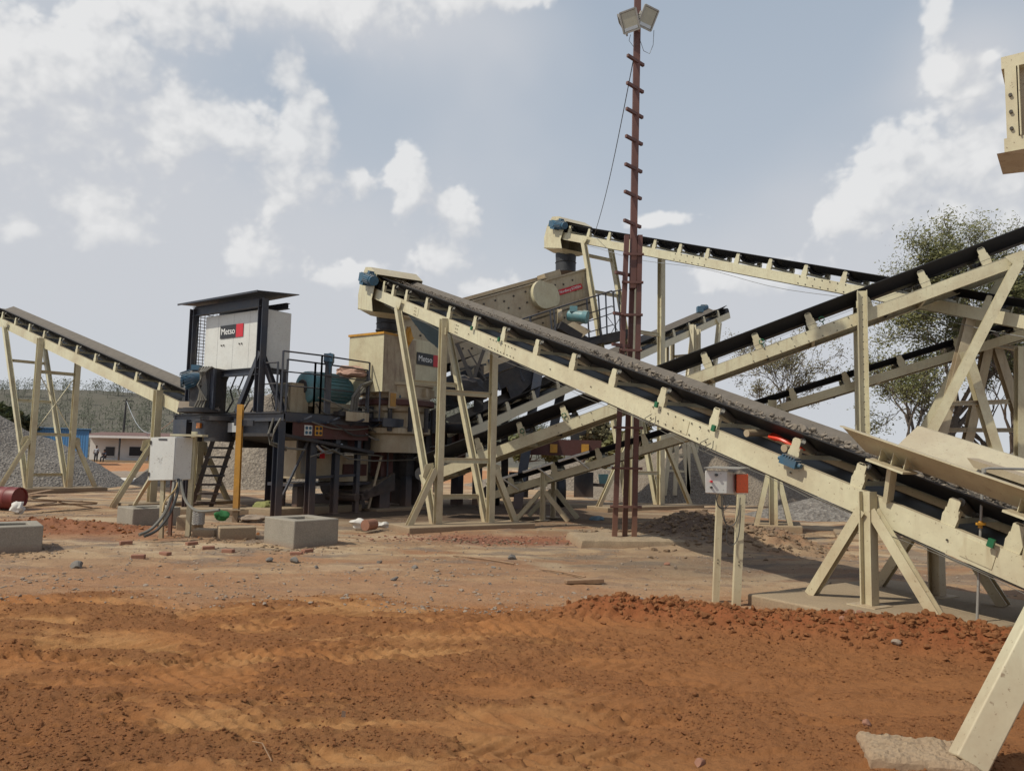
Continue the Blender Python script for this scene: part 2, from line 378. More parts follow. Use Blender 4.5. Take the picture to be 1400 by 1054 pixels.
dk = np.exp(-(((X-3.5)/3)**2+((Yg-12.4)/1.2)**2)); colr = lerp(colr, (.17, .13, .10), dk*.6)
rs = np.exp(-(((X+9.3)/2.6)**2+((Yg-15.6)/1.1)**2)); colr = lerp(colr, (.27, .105, .052), np.clip(rs*1.4, 0, .9))
rs = np.exp(-(((X+.2)/1.6)**2+((Yg-15.6)/.7)**2)); colr = lerp(colr, (.28, .10, .06), np.clip(rs*1.2, 0, .7))
orn = ss(40, 50, Yg)*(1-ss(78, 85, Yg)); colr = lerp(colr, (.42, .19, .085), orn*.85)
colr = lerp(colr, (.20, .175, .11), ss(90, 110, Yg))
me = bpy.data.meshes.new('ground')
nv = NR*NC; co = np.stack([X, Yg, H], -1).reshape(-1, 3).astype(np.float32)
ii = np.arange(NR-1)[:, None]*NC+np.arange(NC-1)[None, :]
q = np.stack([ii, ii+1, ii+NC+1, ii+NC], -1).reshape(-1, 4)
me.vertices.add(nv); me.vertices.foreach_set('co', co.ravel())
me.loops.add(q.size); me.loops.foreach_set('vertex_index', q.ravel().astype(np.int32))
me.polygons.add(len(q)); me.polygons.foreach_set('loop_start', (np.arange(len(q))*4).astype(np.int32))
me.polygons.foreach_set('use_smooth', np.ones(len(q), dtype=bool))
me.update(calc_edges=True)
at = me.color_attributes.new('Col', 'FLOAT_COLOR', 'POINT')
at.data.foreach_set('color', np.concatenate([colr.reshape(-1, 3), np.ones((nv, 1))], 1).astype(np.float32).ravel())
def soilmat(name, use_attr=True, col=(.25, .1, .05)):
    m, nt, b = newmat(name); p = pos(nt)
    if use_attr:
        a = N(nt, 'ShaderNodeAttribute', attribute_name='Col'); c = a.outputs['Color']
    else:
        n0 = noise(nt, p, 3, 4, .6); c = mixc(nt, n0, tuple(x*.6 for x in col), tuple(x*1.35 for x in col))
    f1 = noise(nt, p, 24, 8, .78); f2 = noise(nt, p, 110, 4, .75)
    c = mixc(nt, ramp(nt, f1, [(.36, (.80,)*3), (.62, (1.12,)*3)]), (.05, .025, .015), c, 'MIX')
    sp = ramp(nt, f2, [(.66, (0, 0, 0)), (.72, (.5,)*3)])
    c = mixc(nt, sp, c, (.42, .33, .25))
    dkk = ramp(nt, f2, [(.28, (.5,)*3), (.36, (0, 0, 0))])
    c = mixc(nt, dkk, c, (.06, .03, .018))
    nt.links.new(c, b.inputs['Base Color']); b.inputs['Roughness'].default_value = 1; b.inputs['Specular IOR Level'].default_value = .15
    ad = nt.nodes.new('ShaderNodeMath'); ad.operation = 'MULTIPLY_ADD'; nt.links.new(f1, ad.inputs[0]); ad.inputs[1].default_value = 2.2; nt.links.new(f2, ad.inputs[2])
    bump(nt, b, ad.outputs[0], .9, .014); return m
M['soil'] = soilmat('soil'); M['clod'] = soilmat('clod_soil', False, (.30, .128, .054)); M['clodt'] = soilmat('tan_clod', False, (.27, .19, .125))
me.materials.append(M['soil'])
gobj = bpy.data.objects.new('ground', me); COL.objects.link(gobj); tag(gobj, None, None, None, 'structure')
# ------------------------------------------------------------------ rocks
def ico(sub):
    b = bmesh.new(); bmesh.ops.create_icosphere(b, subdivisions=sub, radius=1)
    v = np.array([list(x.co) for x in b.verts]); f = np.array([[q.index for q in p.verts] for p in b.faces]); b.free(); return v, f
I1, I2 = ico(1), ico(2)
def rockshape(base, seed):
    r = np.random.RandomState(seed); v = base[0].copy()
    for _ in range(7):
        n = r.normal(size=3); n /= np.linalg.norm(n); d = .35+.35*r.rand(); k = v@n
        v -= np.where(k > d, k-d, 0)[:, None]*n[None, :]
    v *= 1+.12*(r.rand(len(v), 1)-.5); return v
SH1 = [rockshape(I1, i) for i in range(8)]; SH2 = [rockshape(I2, 50+i) for i in range(8)]
def scatter(name, pts, sizes, mat, label, flat=.7, hi=.03, cat='debris', sink=.25, zs=None):
    vs, fs = [], []; k = 0
    z0 = hfun(pts[:, 0], pts[:, 1]) if zs is None else zs
    for i in range(len(pts)):
        S = sizes[i]; useh = S > hi; base = (SH2 if useh else SH1)[i % 8]; f = (I2 if useh else I1)[1]
        a = random.uniform(0, 6.28); b_ = random.uniform(0, 6.28)
        R = np.array(Matrix.Rotation(a, 3, 'Z') @ Matrix.Rotation(b_, 3, 'X'))
        v = base*np.array([1, random.uniform(.6, 1), random.uniform(.5, .9)])*S
        v = v@R.T; v[:, 2] *= flat; v += np.array([pts[i, 0], pts[i, 1], z0[i]+S*flat*(.5-sink)])
        vs.append(v); fs.append(f+k); k += len(v)
    v = np.concatenate(vs); f = np.concatenate(fs)
    me = bpy.data.meshes.new(name); me.from_pydata(v.tolist(), [], f.tolist()); me.materials.append(mat); me.update()
    o = bpy.data.objects.new(name, me); COL.objects.link(o); tag(o, label, cat, None, 'stuff'); return o
def rnd(n, x0, x1, y0, y1, gamma=1.0):
    u = np.random.rand(n)**gamma; y = y0+(y1-y0)*u; return np.stack([x0+(x1-x0)*np.random.rand(n), y], 1)
# fine clods in the red soil
pts = rnd(90000, -1, 1, 3.4, 9.6, 1.25); pts[:, 0] *= pts[:, 1]*.75+.3
w_ = redm(pts[:, 0], pts[:, 1])*(crumbm(pts[:, 0], pts[:, 1])*.95+.05)
pts = pts[np.random.rand(len(pts)) < w_*.85]; sz = .0035+.014*np.random.rand(len(pts))**2.6+.022*(np.random.rand(len(pts)) > .994)
scatter('soil_clods', pts, sz, M['clod'], 'small red clods crumbled over the fresh soil in the foreground')
# clods heaped on the berm
p = rnd(16000, .5, 5.2, 6.2, 9.0); w = berm(p[:, 0], p[:, 1]); p = p[np.random.rand(len(p)) < w**1.2*1.2]
sz = .006+.045*np.random.rand(len(p))**4
scatter('berm_rubble', p, sz, M['clod'], 'lumpy red earth rubble along the low bank on the right', hi=.028, flat=.95)
p = rnd(30000, -1, 1, 8.3, 20, 1.3); p[:, 0] *= p[:, 1]*.7; k = (tanc(p[:, 0], p[:, 1])*.8+.2) > np.random.rand(len(p)); p = p[k]
scatter('gravel_litter', p, .006+.035*np.random.rand(len(p))**7, M['stoneb'], 'loose stone chips strewn over the tan ground before the plant', hi=.04)
a = np.random.normal(size=(1500, 2))*np.array([.9, 1.0])+np.array([3.9, 16.4]); a2 = np.random.normal(size=(500, 2))*np.array([.7, .6])+np.array([5.1, 15.2])
a = np.concatenate([a, a2]); scatter('spoil_clods', a, .02+.07*np.random.rand(len(a))**3, M['clodt'], 'brown spoil lumps heaped behind the small control stand', hi=.05)
a = np.random.normal(size=(700, 2))*np.array([1.3, .35])+np.array([-.3, 15.7]); scatter('brick_crumbs', a, .01+.05*np.random.rand(len(a))**4, M['brick'], 'broken brick crumbs in front of the long concrete footing', hi=.05)
a = np.random.normal(size=(350, 2))*np.array([1.4, .5])+np.array([-9.2, 15.7]); scatter('red_rubble', a, .02+.05*np.random.rand(len(a))**3, M['clod'], 'red rubble between the two left concrete blocks', hi=.05)
# individual stones
def stone(px, py, S, mat, label, cat='stone', name='stone', flat=.65, seed=0, group=None):
    g = G(px, py); v = rockshape(I2, 400+seed+int(px)); v = v*np.array([1, .8, flat])*S
    a = random.uniform(0, 6.28); R = np.array(Matrix.Rotation(a, 3, 'Z')); v = v@R.T
    z = hz(g.x, g.y)+S*flat*.35
    b = MB(); b.add([V(x)+V((g.x, g.y, z)) for x in v], [tuple(f) for f in I2[1]])
    return single(name, b, mat, label, cat, group, smooth=False)
ST = [(105, 773, .16, 'stone', 'dark lump of rock alone on the left of the bare ground'),
      (403, 768, .13, 'stone', 'flat dark slab of stone below the middle concrete block'),
      (368, 767, .10, 'stone', 'small flat dark stone left of the larger dark slab below the middle block'),
      (433, 776, .06, 'stone', 'little grey stone right of the flat dark slab'),
      (540, 793, .09, 'stone', 'grey stone nearest the camera left of centre'),
      (567, 777, .08, 'stone', 'pale grey stone below the end of the long footing'),
      (596, 782, .07, 'stoneb', 'pointed brown stone right of the pale grey one'),
      (519, 770, .07, 'stone', 'dark flat chip between the block and the long footing'),
      (493, 776, .06, 'stoneb', 'dusty stone just right of the middle concrete block corner'),
      (699, 764, .13, 'stone', 'upright grey stone at the end of the fallen thin pole'),
      (675, 775, .06, 'stone', 'small dark stone left of the upright grey stone'),
      (670, 802, .05, 'stone', 'tiny dark stone between the two fallen sticks'),
      (880, 829, .11, 'stone', 'blue-grey stone caught in the red bank left end'),
      (1160, 862, .13, 'brick', 'largest orange clod on the crest of the red bank'),
      (1176, 866, .08, 'brick', 'orange clod right beside the largest clod on the bank'),
      (1152, 876, .06, 'brick', 'round clod just below the largest clod on the bank'),
      (1225, 892, .07, 'stoneb', 'pale clod at the foot of the red bank on the right'),
      (957, 1035, .055, 'brick', 'flat brick-coloured chip at the bottom edge right of centre'),
      (560, 768, .04, 'stoneb', 'small light pebble near the pale grey stone'),
      (1185, 995, .05, 'brick', 'red lump just left of the near concrete pad'),
      (912, 772, .09, 'brick', 'red lump at the corner of the mast footing')]
for i, (x, y, s, mt, lb) in enumerate(ST): stone(x, y, s*.8, M[mt], lb, seed=i)
def brick(px, py, rz, label):
    g = G(px, py); b = MB().box((g.x, g.y, hz(g.x, g.y)+.02), .20, .10, .07, rz)
    return single('brick', b, M['brick'], label, 'brick', 'loose bricks lying on the ground', bevel=.012)
for (x, y, r, l) in [(189, 762, .2, 'single red brick lying left of centre on bare ground'), (226, 756, -.5, 'red brick half buried right of the single one'),
                     (172, 745, .7, 'brick nearest the left red rubble'), (285, 750, .4, 'brick tilted in front of the low stone blocks'),
                     (312, 754, -.2, 'brick right of the tilted brick before the stone blocks'), (262, 745, .9, 'brick close under the white enclosure post'),
                     (405, 757, .1, 'brick piece below the middle concrete block'), (420, 755, 1.0, 'brick piece right of the other below the middle block')]: brick(x, y, r, l)
# ------------------------------------------------------------------ concrete footings
def slab(corners, top, bottom, mat, label, name='concrete_footing', group='concrete footings', bevel=.02, lump=0):
    b = MB(); b.prism([V((c[0], c[1], bottom)) for c in corners], (0, 0, top-bottom))
    if lump:
        pass
    return single(name, b, mat, label, 'footing', group, bevel=bevel)
def rect(c, ax, la, lb):
    ax = V((ax[0], ax[1], 0)).normalized(); n = V((-ax.y, ax.x, 0)); c = V((c[0], c[1], 0))
    return [c-ax*la-n*lb, c+ax*la-n*lb, c+ax*la+n*lb, c-ax*la+n*lb]
# ------------------------------------------------------------------ conveyors
class Conv:
    def __init__(s, p0, d, pa, pb, away=1):
        d = V((d[0], d[1], 0)).normalized(); s.p0 = V((p0[0], p0[1], 0)); s.d = d
        n = V((-d.y, d.x, 0)); s.n = n if n.y > 0 else -n
        A = VP(*pa, p0, d); B = VP(*pb, p0, d)
        sa = (A-s.p0).dot(d); sb = (B-s.p0).dot(d); s.k = (B.z-A.z)/(sb-sa); s.z0 = A.z-s.k*sa
        s.t = V((d.x, d.y, s.k)).normalized(); s.u = s.n.cross(s.t); s.u = s.u if s.u.z > 0 else -s.u
    def z(s, q): return s.z0+s.k*q
    def pt(s, q, lat=0, h=0): return s.p0+s.d*q+V((0, 0, s.z(q)))+s.n*lat+s.u*h
    def s_at(s, px):   # plan distance where the near side shows at image column px (at horizon height)
        best = None
        A = VP(px, 560, s.p0, s.d); return (V((A.x, A.y, 0))-s.p0).dot(s.d)
IDL = {}
def idler_proto(W, parent, matf, matr, rr=.05, hs=1.0):
    b = MB()
    for x, sg in ((.0, 1), (W, -1)):
        k0 = len(b.v)
        pl = [(-.075, 0), (-.085, .10), (-.06, .17), (-.06, .265), (-.035, .29), (.035, .29), (.06, .265), (.06, .17), (.085, .10), (.075, 0)]
        b.prism([V((x+sg*.02, y, z)) for y, z in pl], (sg*.012, 0, 0))
        b.boxm(V((x+sg*.055, -.068, .09)), V((.03, 0, 0)), V((0, .006, 0)), V((0, 0, .085)))
        b.boxm(V((x+sg*.055, .068, .09)), V((.03, 0, 0)), V((0, .006, 0)), V((0, 0, .085)))
        b.boxm(V((x+sg*.05, 0, .275)), V((.03, 0, 0)), V((0, .035, 0)), V((0, 0, .008)))
        for v in b.v[k0:]: v.z *= hs; v.y *= 1+(hs-1)*.6
    b.boxm(V((W/2, 0, .035)), V((W/2-.04, 0, 0)), V((0, .05, 0)), V((0, 0, .005)))
    b.boxm(V((W/2, .045, .06)), V((W/2-.04, 0, 0)), V((0, .004, 0)), V((0, 0, .028)))
    for sg in (-1, 1): b.boxm(V((W/2+sg*.21, 0, .075)), V((.008, 0, 0)), V((0, .03, 0)), V((0, 0, .04)))
    o = b.build('idler', matf, None, origin=(0, 0, 0)); o.parent = parent
    for k in range(3):
        r = MB()
        if k == 0: r.cyl((W/2-.18, 0, .12), (W/2+.18, 0, .12), rr, 12)
        else:
            sg = -1 if k == 1 else 1
            r.cyl((W/2+sg*.21, 0, .13), (W/2+sg*(W/2-.13), 0, .13+.45*(W/2-.34)), rr, 12)
        ro = r.build('roller', matr, None, origin=(0, 0, 0)); ro.parent = o
    return o
def build_conv(cv, s0, s1, W, label, sh=.26, spacing=1.15, sstart=None, belt='rubber', frame='cream', name='belt_conveyor', group='inclined belt conveyors', detail=True, bh=.17, skipidl=(), idlers=None, ihs=1.0, wing=.34):
    """s0 = low numbered end, s1 = other end (plan distance); near stringer at lateral 0"""
    root = thing(name, (cv.p0.x, cv.p0.y, 0), label, 'conveyor', group)
    a0, a1 = cv.pt(s0), cv.pt(s1); fr = M[frame]
    for lat, nm in ((0, 1), (W, -1)):
        b = MB(); p = cv.pt(s0, lat+nm*.045, -sh/2); q = cv.pt(s1, lat+nm*.045, -sh/2)
        t, sd, uu_ = basis(q-p, cv.u); side = 1 if sd.dot(-nm*cv.n) > 0 else -1
        b.cbeam(p, q, .09, sh, cv.u, side); o = b.build('stringer', fr, root)
        if nm == 1: st = o
    sv = s0+.6
    while sv < s1-.3:
        MB().bar(cv.pt(sv, .05, -sh+.05), cv.pt(sv, W-.05, -sh+.05), .07, .07, cv.u).build('cross_member', fr, root); sv += 2.3
    # belt (troughed)
    c = W/2; fl = .19; wl = wing 
    prof = [(c-fl-wl*.86, bh+wl*.5), (c-fl, bh), (c+fl, bh), (c+fl+wl*.86, bh+wl*.5)]
    b = MB(); th = .016
    nseg = 14
    for i in range(nseg):
        u0 = s0+(s1-s0)*i/nseg; u1 = s0+(s1-s0)*(i+1)/nseg
        for j in range(3):
            (x0, h0), (x1, h1) = prof[j], prof[j+1]
            b.add([cv.pt(u0, x0, h0), cv.pt(u0, x1, h1), cv.pt(u1, x1, h1), cv.pt(u1, x0, h0), cv.pt(u0, x0, h0+th), cv.pt(u0, x1, h1+th), cv.pt(u1, x1, h1+th), cv.pt(u1, x0, h0+th)],
                  [(0, 3, 2, 1), (4, 5, 6, 7), (0, 1, 5, 4), (1, 2, 6, 5), (2, 3, 7, 6), (3, 0, 4, 7)])
    b.boxm((cv.pt(s0, c, -.10)+cv.pt(s1, c, -.10))/2, (cv.pt(s1)-cv.pt(s0))/2, cv.n*(W/2-.12), cv.u*.006)
    bo_ = b.build('belt', M['rubber'], root, smooth=False)
    if belt == 'rubberg':
        bo_.data.materials.append(M['rubberg'])
        for i_ in range(nseg*3): bo_.data.polygons[i_*6+1].material_index = 1
    for sp in (s0, s1):
        b = MB(); b.cyl(cv.pt(sp, .1, .03), cv.pt(sp, W-.1, .03), .17, 20); b.build('pulley', M['dark'], root)
    pro = idler_proto(W, root, fr, M['hoseg'] if belt == 'rubberg' else M['dark'], hs=ihs)
    R = Matrix((cv.n, cv.t, cv.u)).transposed()
    if R.determinant() < 0: R = Matrix((cv.n, cv.t, cv.u)).transposed()
    if idlers is None:
        idlers = []; sv = s0+.5 if sstart is None else sstart
        while sv < s1-.25: idlers.append(sv); sv += spacing
    kids = list(pro.children)
    for i, sv in enumerate(idlers):
        if i == 0: o = pro
        else:
            o = pro.copy(); COL.objects.link(o); o.parent = root
            for kx in kids: k2 = kx.copy(); COL.objects.link(k2); k2.parent = o
        mt = R.to_4x4(); mt.translation = cv.pt(sv, 0, .0)-root.location; o.matrix_local = mt
    if detail:
        sv = s0+1
        while sv < s1-.5:
            MB().cyl(cv.pt(sv, .1, -.18), cv.pt(sv, W-.1, -.18), .04, 8).build('return_roller', M['dark'], root); sv += 2.6
    return root
def bolts(root, cv, ss_, hs, lat=-.006, r=.011, nm='bolt_row', mat='bolt'):
    b = MB()
    for s_ in ss_:
        for h in hs:
            c = cv.pt(s_, lat, h); b.cyl(c, c-cv.n*.012, r, 6)
    b.build(nm, M[mat], root)
def tower(root, cv, W, sp, top=.06, sinc=None, outr='cross', zo=1.4, struts=(), istruts=(), w=.2, mat='cream', posth=.0, orun=.75, legname='support_tower', far=True, zb=0.0, xbrace=False, incw=.17):
    """posts at both sides at plan distance sp, raking legs to sinc, outriggers"""
    tw = None; fr = M[mat]
    b = MB(); L = []
    lats = [(-.012-w/2, -1), (W+.012+w/2, 1)]
    if not far: lats = lats[:1]
    for lat, sg in lats:
        tp = cv.pt(sp, lat, 0); foot = V((tp.x, tp.y, zb)); topp = V((tp.x, tp.y, tp.z+top))
        L.append((foot, topp))
    gb = MB(); gb.boxm(L[0][1]-V((0, 0, .3)), cv.d*.12, cv.n*.006, V((0, 0, .08)))
    tw = gb.build(legname, fr, root)
    for (f, t_) in L: MB().boxm(f+V((0, 0, .01)), cv.d*.17, cv.n*.17, V((0, 0, .01))).build('base_plate', fr, tw); MB().hbeam(f+V((0, 0, .02)), t_, w, w, cv.d, .016).build('leg', fr, tw)
    if sinc is not None:
        for i, ((lat, sg), (f, t_)) in enumerate(zip(lats, L)):
            q = cv.pt(sinc, lat, -.22); b = MB().hbeam(f+cv.d*(.16 if sinc > sp else -.16)+V((0, 0, .02)), q, incw, incw, cv.n, .014)
            # gusset plate
            g0 = q+cv.u*.22
            b.prism([g0-cv.t*.17+cv.n*-sg*0, g0+cv.t*.17, q+cv.t*.05-cv.u*.12, q-cv.t*.05-cv.u*.12], cv.n*.012)
            b.build('raking_leg', fr, tw)
    for (f, t_), sg in zip(L, (-1, 1)):
        if outr == 'cross':
            q = f+cv.n*sg*orun; b = MB().hbeam(q+V((0, 0, .01)), V((f.x, f.y, zb+zo))+cv.n*sg*.1, .13, .13, cv.d, .012)
            b.prism([V((f.x, f.y, zb+zo+.14))+cv.n*sg*.1-cv.d*.1, V((f.x, f.y, zb+zo+.10))+cv.n*sg*.3-cv.d*.1, V((f.x, f.y, zb+zo-.18))+cv.n*sg*.36-cv.d*.1, V((f.x, f.y, zb+zo-.34))+cv.n*sg*.1-cv.d*.1], -cv.d*.012)
            b.build('outrigger', fr, tw)
        elif outr == 'along':
            for s2 in (-1, 1):
                q = f+cv.d*s2*orun; MB().hbeam(q+V((0, 0, .01)), V((f.x, f.y, zb+zo))+cv.d*s2*.06, .115, .10, cv.n, .012).build('outrigger', fr, tw)
    if far:
        for z in struts:
            MB().hbeam(V((L[0][0].x, L[0][0].y, z))+cv.n*w/2, V((L[1][0].x, L[1][0].y, z))-cv.n*w/2, .1, .12).build('strut', fr, tw)
        if sinc is not None:
            for z in istruts:
                a, c_ = L[0][0]+cv.d*(.16 if sinc > sp else -.16), cv.pt(sinc, lats[0][0], -.22); k = (z-a.z)/(c_.z-a.z); p_ = a.lerp(c_, k)
                q_ = p_+cv.n*(W+.024+w)
                MB().hbeam(p_+cv.n*.09, q_-cv.n*.09, .09, .11).build('strut', fr, tw)
        if xbrace:
            f0, f1 = L[0][0], L[1][0]; z0, z1 = struts[0], struts[1]
            MB().bar(V((f0.x, f0.y, z0)), V((f1.x, f1.y, z1)), .05, .02).bar(V((f0.x, f0.y, z1)), V((f1.x, f1.y, z0)), .05, .02).build('cross_brace', fr, tw)
    return tw, L
# ---- conveyor A (nearest)
A = Conv((-1.53, 17.5), (.537, -.844), (613, 436), (1191, 675))
WA = 1.2
idA = [-3.9, -3.25, -2.4, -1.2, -.0, 1.2, 2.4, 3.6, 4.75, 5.85, 7.0, 8.05, 9.35, 10.22, 11.25, 11.85, 12.6]
rA = build_conv(A, -4.6, 13.3, WA, 'long foreground conveyor with stone-laden belt sloping from the cone crusher down to the right edge', sh=.28, belt='rubberg', frame='cream_b', idlers=idA, bh=.15, wing=.40)
tower(rA, A, WA, .0, top=-.02, sinc=-2.55, zo=1.35, struts=(1.55, 3.1), istruts=(3.45, .7), w=.15, incw=.14)
tower(rA, A, WA, 10.43, top=.03, outr='along', zo=1.05, orun=.75, w=.14, zb=.12)
bolts(rA, A, [2.0+.12*i for i in range(9)]+[6.9+.16*i for i in range(8)], (-.05, -.22))
bolts(rA, A, [1.1, 4.2, 5.4, 9.4, 11.3], (-.14,))
# small rivets on top flange of splice
bolts(rA, A, [-1.7, -1.62, .5, .58], (-.06, -.14, -.22))
def box_at(cv, s, lat, h, ds, dl, dh): return MB().boxm(cv.pt(s, lat, h), cv.t*ds/2, cv.n*dl/2, cv.u*dh/2)
# pull cord + green switches
b = MB(); pts_ = []
for i in range(41):
    s_ = -3.5+i*.42; pts_.append(A.pt(s_, -.05, -.30-.05*math.sin(i*PI/6)**2))
b.tube(pts_, .0035, 4).build('pull_cord', M['hoseg'], rA)
for px in (901, 979, 645, 683, 1352):
    s_ = A.s_at(px); b = box_at(A, s_, -.06, .02, .06, .035, .085).build('pull_switch', M['green'], rA)
for px in (897, 975): 
    s_ = A.s_at(px); b = MB(); q = A.pt(s_, -.05, -.15); b.tube([q, q-A.t*.12-A.u*.1, q-A.t*.02-A.u*.2, q+A.t*.12-A.u*.1, q+A.t*.1], .007, 5).build('switch_lead', M['hoseg'], rA)
b = MB(); b.tube([A.pt(q_, .03, -.30-.012*math.sin(q_*4)) for q_ in np.arange(-3.4, 12.8, .4)], .014, 5).build('conduit', M['hoseg'], rA)
for q_ in (-1.65, 2.45, 7.5, 11.6):
    b = MB().boxm(A.pt(q_, -.004, -.14), A.t*.16, A.n*.004, A.u*.10).build('splice_plate', M['cream'], rA)
# blue junction box, red cable coil, return rollers stored on frame
s_ = A.s_at(1085)
b = box_at(A, s_, -.08, .0, .24, .11, .10); [b.boxm(A.pt(s_-.08+.04*i, -.08, .06), A.t*.010, A.n*.06, A.u*.015) for i in range(5)]; b.cyl(A.pt(s_-.16, -.08, .0), A.pt(s_+.16, -.08, .0), .03, 10)
b.build('junction_box', M['bluem'], rA)
b = MB(); q = A.pt(A.s_at(1050), .35, .10)
for r_ in (.16, .19, .22): b.tube([q+A.t*math.cos(a)*r_*1.3+A.n*math.sin(a)*r_*.8+A.u*(.02*math.sin(3*a)+r_*.2) for a in [i*PI/12 for i in range(25)]], .022, 6)
coil = b
b = MB(); [b.cyl(A.pt(s_, .1, .09), A.pt(s_, .6, .12), .05, 12) for s_ in (8.55, 9.15)]; b.build('guard_roller', M['cream_d'], rA)
tag(coil.build('cable_coil', M['redc'], None, origin=q), 'coil of bright red hose tucked under the belt of the foreground conveyor', 'hose')
# head chute of A
def head_chute(root, cv, s_h, W, boot_len, motor='bluem', plate='cream', boot_r=.33, mside=0, sc_=1.0):
    # hood: side profile in (along, h)
    e = -1 if s_h < 0 or True else 1
    pr = [(s_h+.35, .42), (s_h-.15, .55), (s_h-.55, .50), (s_h-.75, .10), (s_h-.78, -.35), (s_h-.62, -.75), (s_h+.45, -.62), (s_h+.25, -.30)]
    b = MB(); 
    for lat in (-.10, W+.09): b.prism([cv.pt(s, lat, h*sc_) for s, h in pr], cv.n*.012)
    for (s_a, h_a), (s_b, h_b) in zip(pr[:5], pr[1:6]):
        b.add([cv.pt(s_a, -.09, h_a*sc_), cv.pt(s_b, -.09, h_b*sc_), cv.pt(s_b, W+.09, h_b*sc_), cv.pt(s_a, W+.09, h_a*sc_)], [(0, 1, 2, 3)])
    # bottom funnel
    bl = [cv.pt(s_h-.66, -.12, -.72*sc_), cv.pt(s_h+.45, -.12, -.60*sc_), cv.pt(s_h+.45, W+.12, -.60*sc_), cv.pt(s_h-.66, W+.12, -.72*sc_)]
    cen = sum(bl, V())/4; 
    lo = [cen+(p-cen)*.55-V((0, 0, .16)) for p in bl]
    for i in range(4): b.add([bl[i], bl[(i+1) % 4], lo[(i+1) % 4], lo[i]], [(0, 1, 2, 3)])
    hood = b.build('head_chute', M[plate], root)
    MB().lathe(cen-V((0, 0, .14+boot_len)), [(boot_r*1.0, 0), (boot_r*1.02, .03), (boot_r*.94, .06), (boot_r*.94, boot_len*.5), (boot_r*1.0, boot_len*.53), (boot_r*.93, boot_len*.56), (boot_r*.97, boot_len)], 24).build('rubber_sleeve', M['boot'], hood)
    # motor + gearbox at near side
    m0 = cv.pt(s_h-.1, -.22, .20)
    b = MB(); b.boxm(m0, cv.t*.14, cv.n*.12, cv.u*.17); b.boxm(m0+cv.t*-.2+cv.u*.02, cv.t*.10, cv.n*.10, cv.u*.12); b.cyl(m0-cv.n*.14, m0+cv.n*.2, .10, 14)
    gb = b.build('gearbox', M[motor], root)
    ax = cv.t; p0_ = m0+ax*.12+cv.u*.04; b = MB(); b.cyl(p0_, p0_+ax*.42, .155, 20); b.cyl(p0_+ax*.42, p0_+ax*.52, .135, 20)
    for i in range(20):
        a = 2*PI*i/20; r_ = cv.n*math.cos(a)+cv.u*math.sin(a); b.boxm(p0_+ax*.2+r_*.16, ax*.18, r_*.014, ax.cross(r_)*.004)
    b.boxm(p0_+ax*.2+cv.u*.18, ax*.08, cv.n*.07, cv.u*.05); b.build('motor', M[motor], root)
    return cen
cenA = head_chute(rA, A, -4.55, WA, .42)
# tail loading skirts on A
for (lat0, lat1, sA, sB, mt) in ((.10, -.26, 10.18, 14.2, 'cream_d'), (WA-.10, WA+.45, 9.95, 14.2, 'cream_b')):
    pr = [A.pt(sA, lat0, .42), A.pt(sB, lat0, .42), A.pt(sB, lat1, .66), A.pt(sA-.12, lat1, .66)]
    nn = (pr[1]-pr[0]).cross(pr[3]-pr[0]).normalized()
    b = MB(); b.prism(pr, nn*.012)
    sg = -1 if lat1 < 0 else 1
    b.prism([pr[3], pr[2], pr[2]+A.n*sg*.07, pr[3]+A.n*sg*.07], A.u*.012)
    sk = b.build('skirt_board', M['cream_b'] if sg > 0 else M['cream'], rA)
    for sc0 in (10.62, 12.0, 13.3):
        b = MB()
        for ds in (-.14, 0, .14):
            b.prism([A.pt(sc0+ds, lat0-(.02*-sg), .41), A.pt(sc0+ds, lat1*.62 if sg < 0 else WA+.28, .55), A.pt(sc0+ds, lat1*.6 if sg < 0 else WA+.28, .42)], A.t*.008)
        b.boxm(A.pt(sc0, -.13 if sg < 0 else WA+.13, .40), A.t*.22, A.n*.14, A.u*.012)
        b.bar(A.pt(sc0, -.0 if sg < 0 else WA, .0), A.pt(sc0, -.1 if sg < 0 else WA+.1, .39), .12, .05, A.t)
        b.build('skirt_bracket', M['cream'], sk)
b = MB(); b.prism([A.pt(10.9, WA+.02, .50), A.pt(11.5, WA+.02, .50), A.pt(11.6, WA+.02, .58), A.pt(10.8, WA+.02, .58)], A.n*-.25); b.build('deflector', M['cream_d'], rA)
# stones on belt A
n = 2600; s_ = -4.4+17*np.random.rand(n); lt = WA/2+np.random.normal(size=n)*.14; hh = .19+.0*s_
sz = .010+.020*np.random.rand(n)**2; big = (s_ > 4.5) & (np.random.rand(n) > .88); sz = np.where(big, .03+.05*np.random.rand(n), sz)
pp = np.array([list(A.pt(a, l, .225+max(0, .12-.45*abs(l-WA/2))+max(0, abs(l-WA/2)-.19)*.62)) for a, l in zip(s_, lt)])
scatter('crushed_stone_load', pp[:, :2], sz, M['loadst'], 'crushed stone lying on the belt of the foreground conveyor', flat=.9, hi=.028, zs=pp[:, 2], cat='crushed stone')
b = MB()
for i in range(40):
    u0 = -4.5+17.5*i/40; u1 = -4.5+17.5*(i+1)/40
    b.add([A.pt(u0, WA/2-.30, .245), A.pt(u1, WA/2-.30, .245), A.pt(u1, WA/2, .26+.02*math.sin(i*1.7)), A.pt(u0, WA/2, .26+.02*math.sin((i-1)*1.7)), A.pt(u0, WA/2+.30, .245), A.pt(u1, WA/2+.30, .245)], [(0, 1, 2, 3), (3, 2, 5, 4)])
single('fines_layer', b, M['fines'], 'layer of brown fines under the stones on the foreground belt', 'fines', kind='stuff')

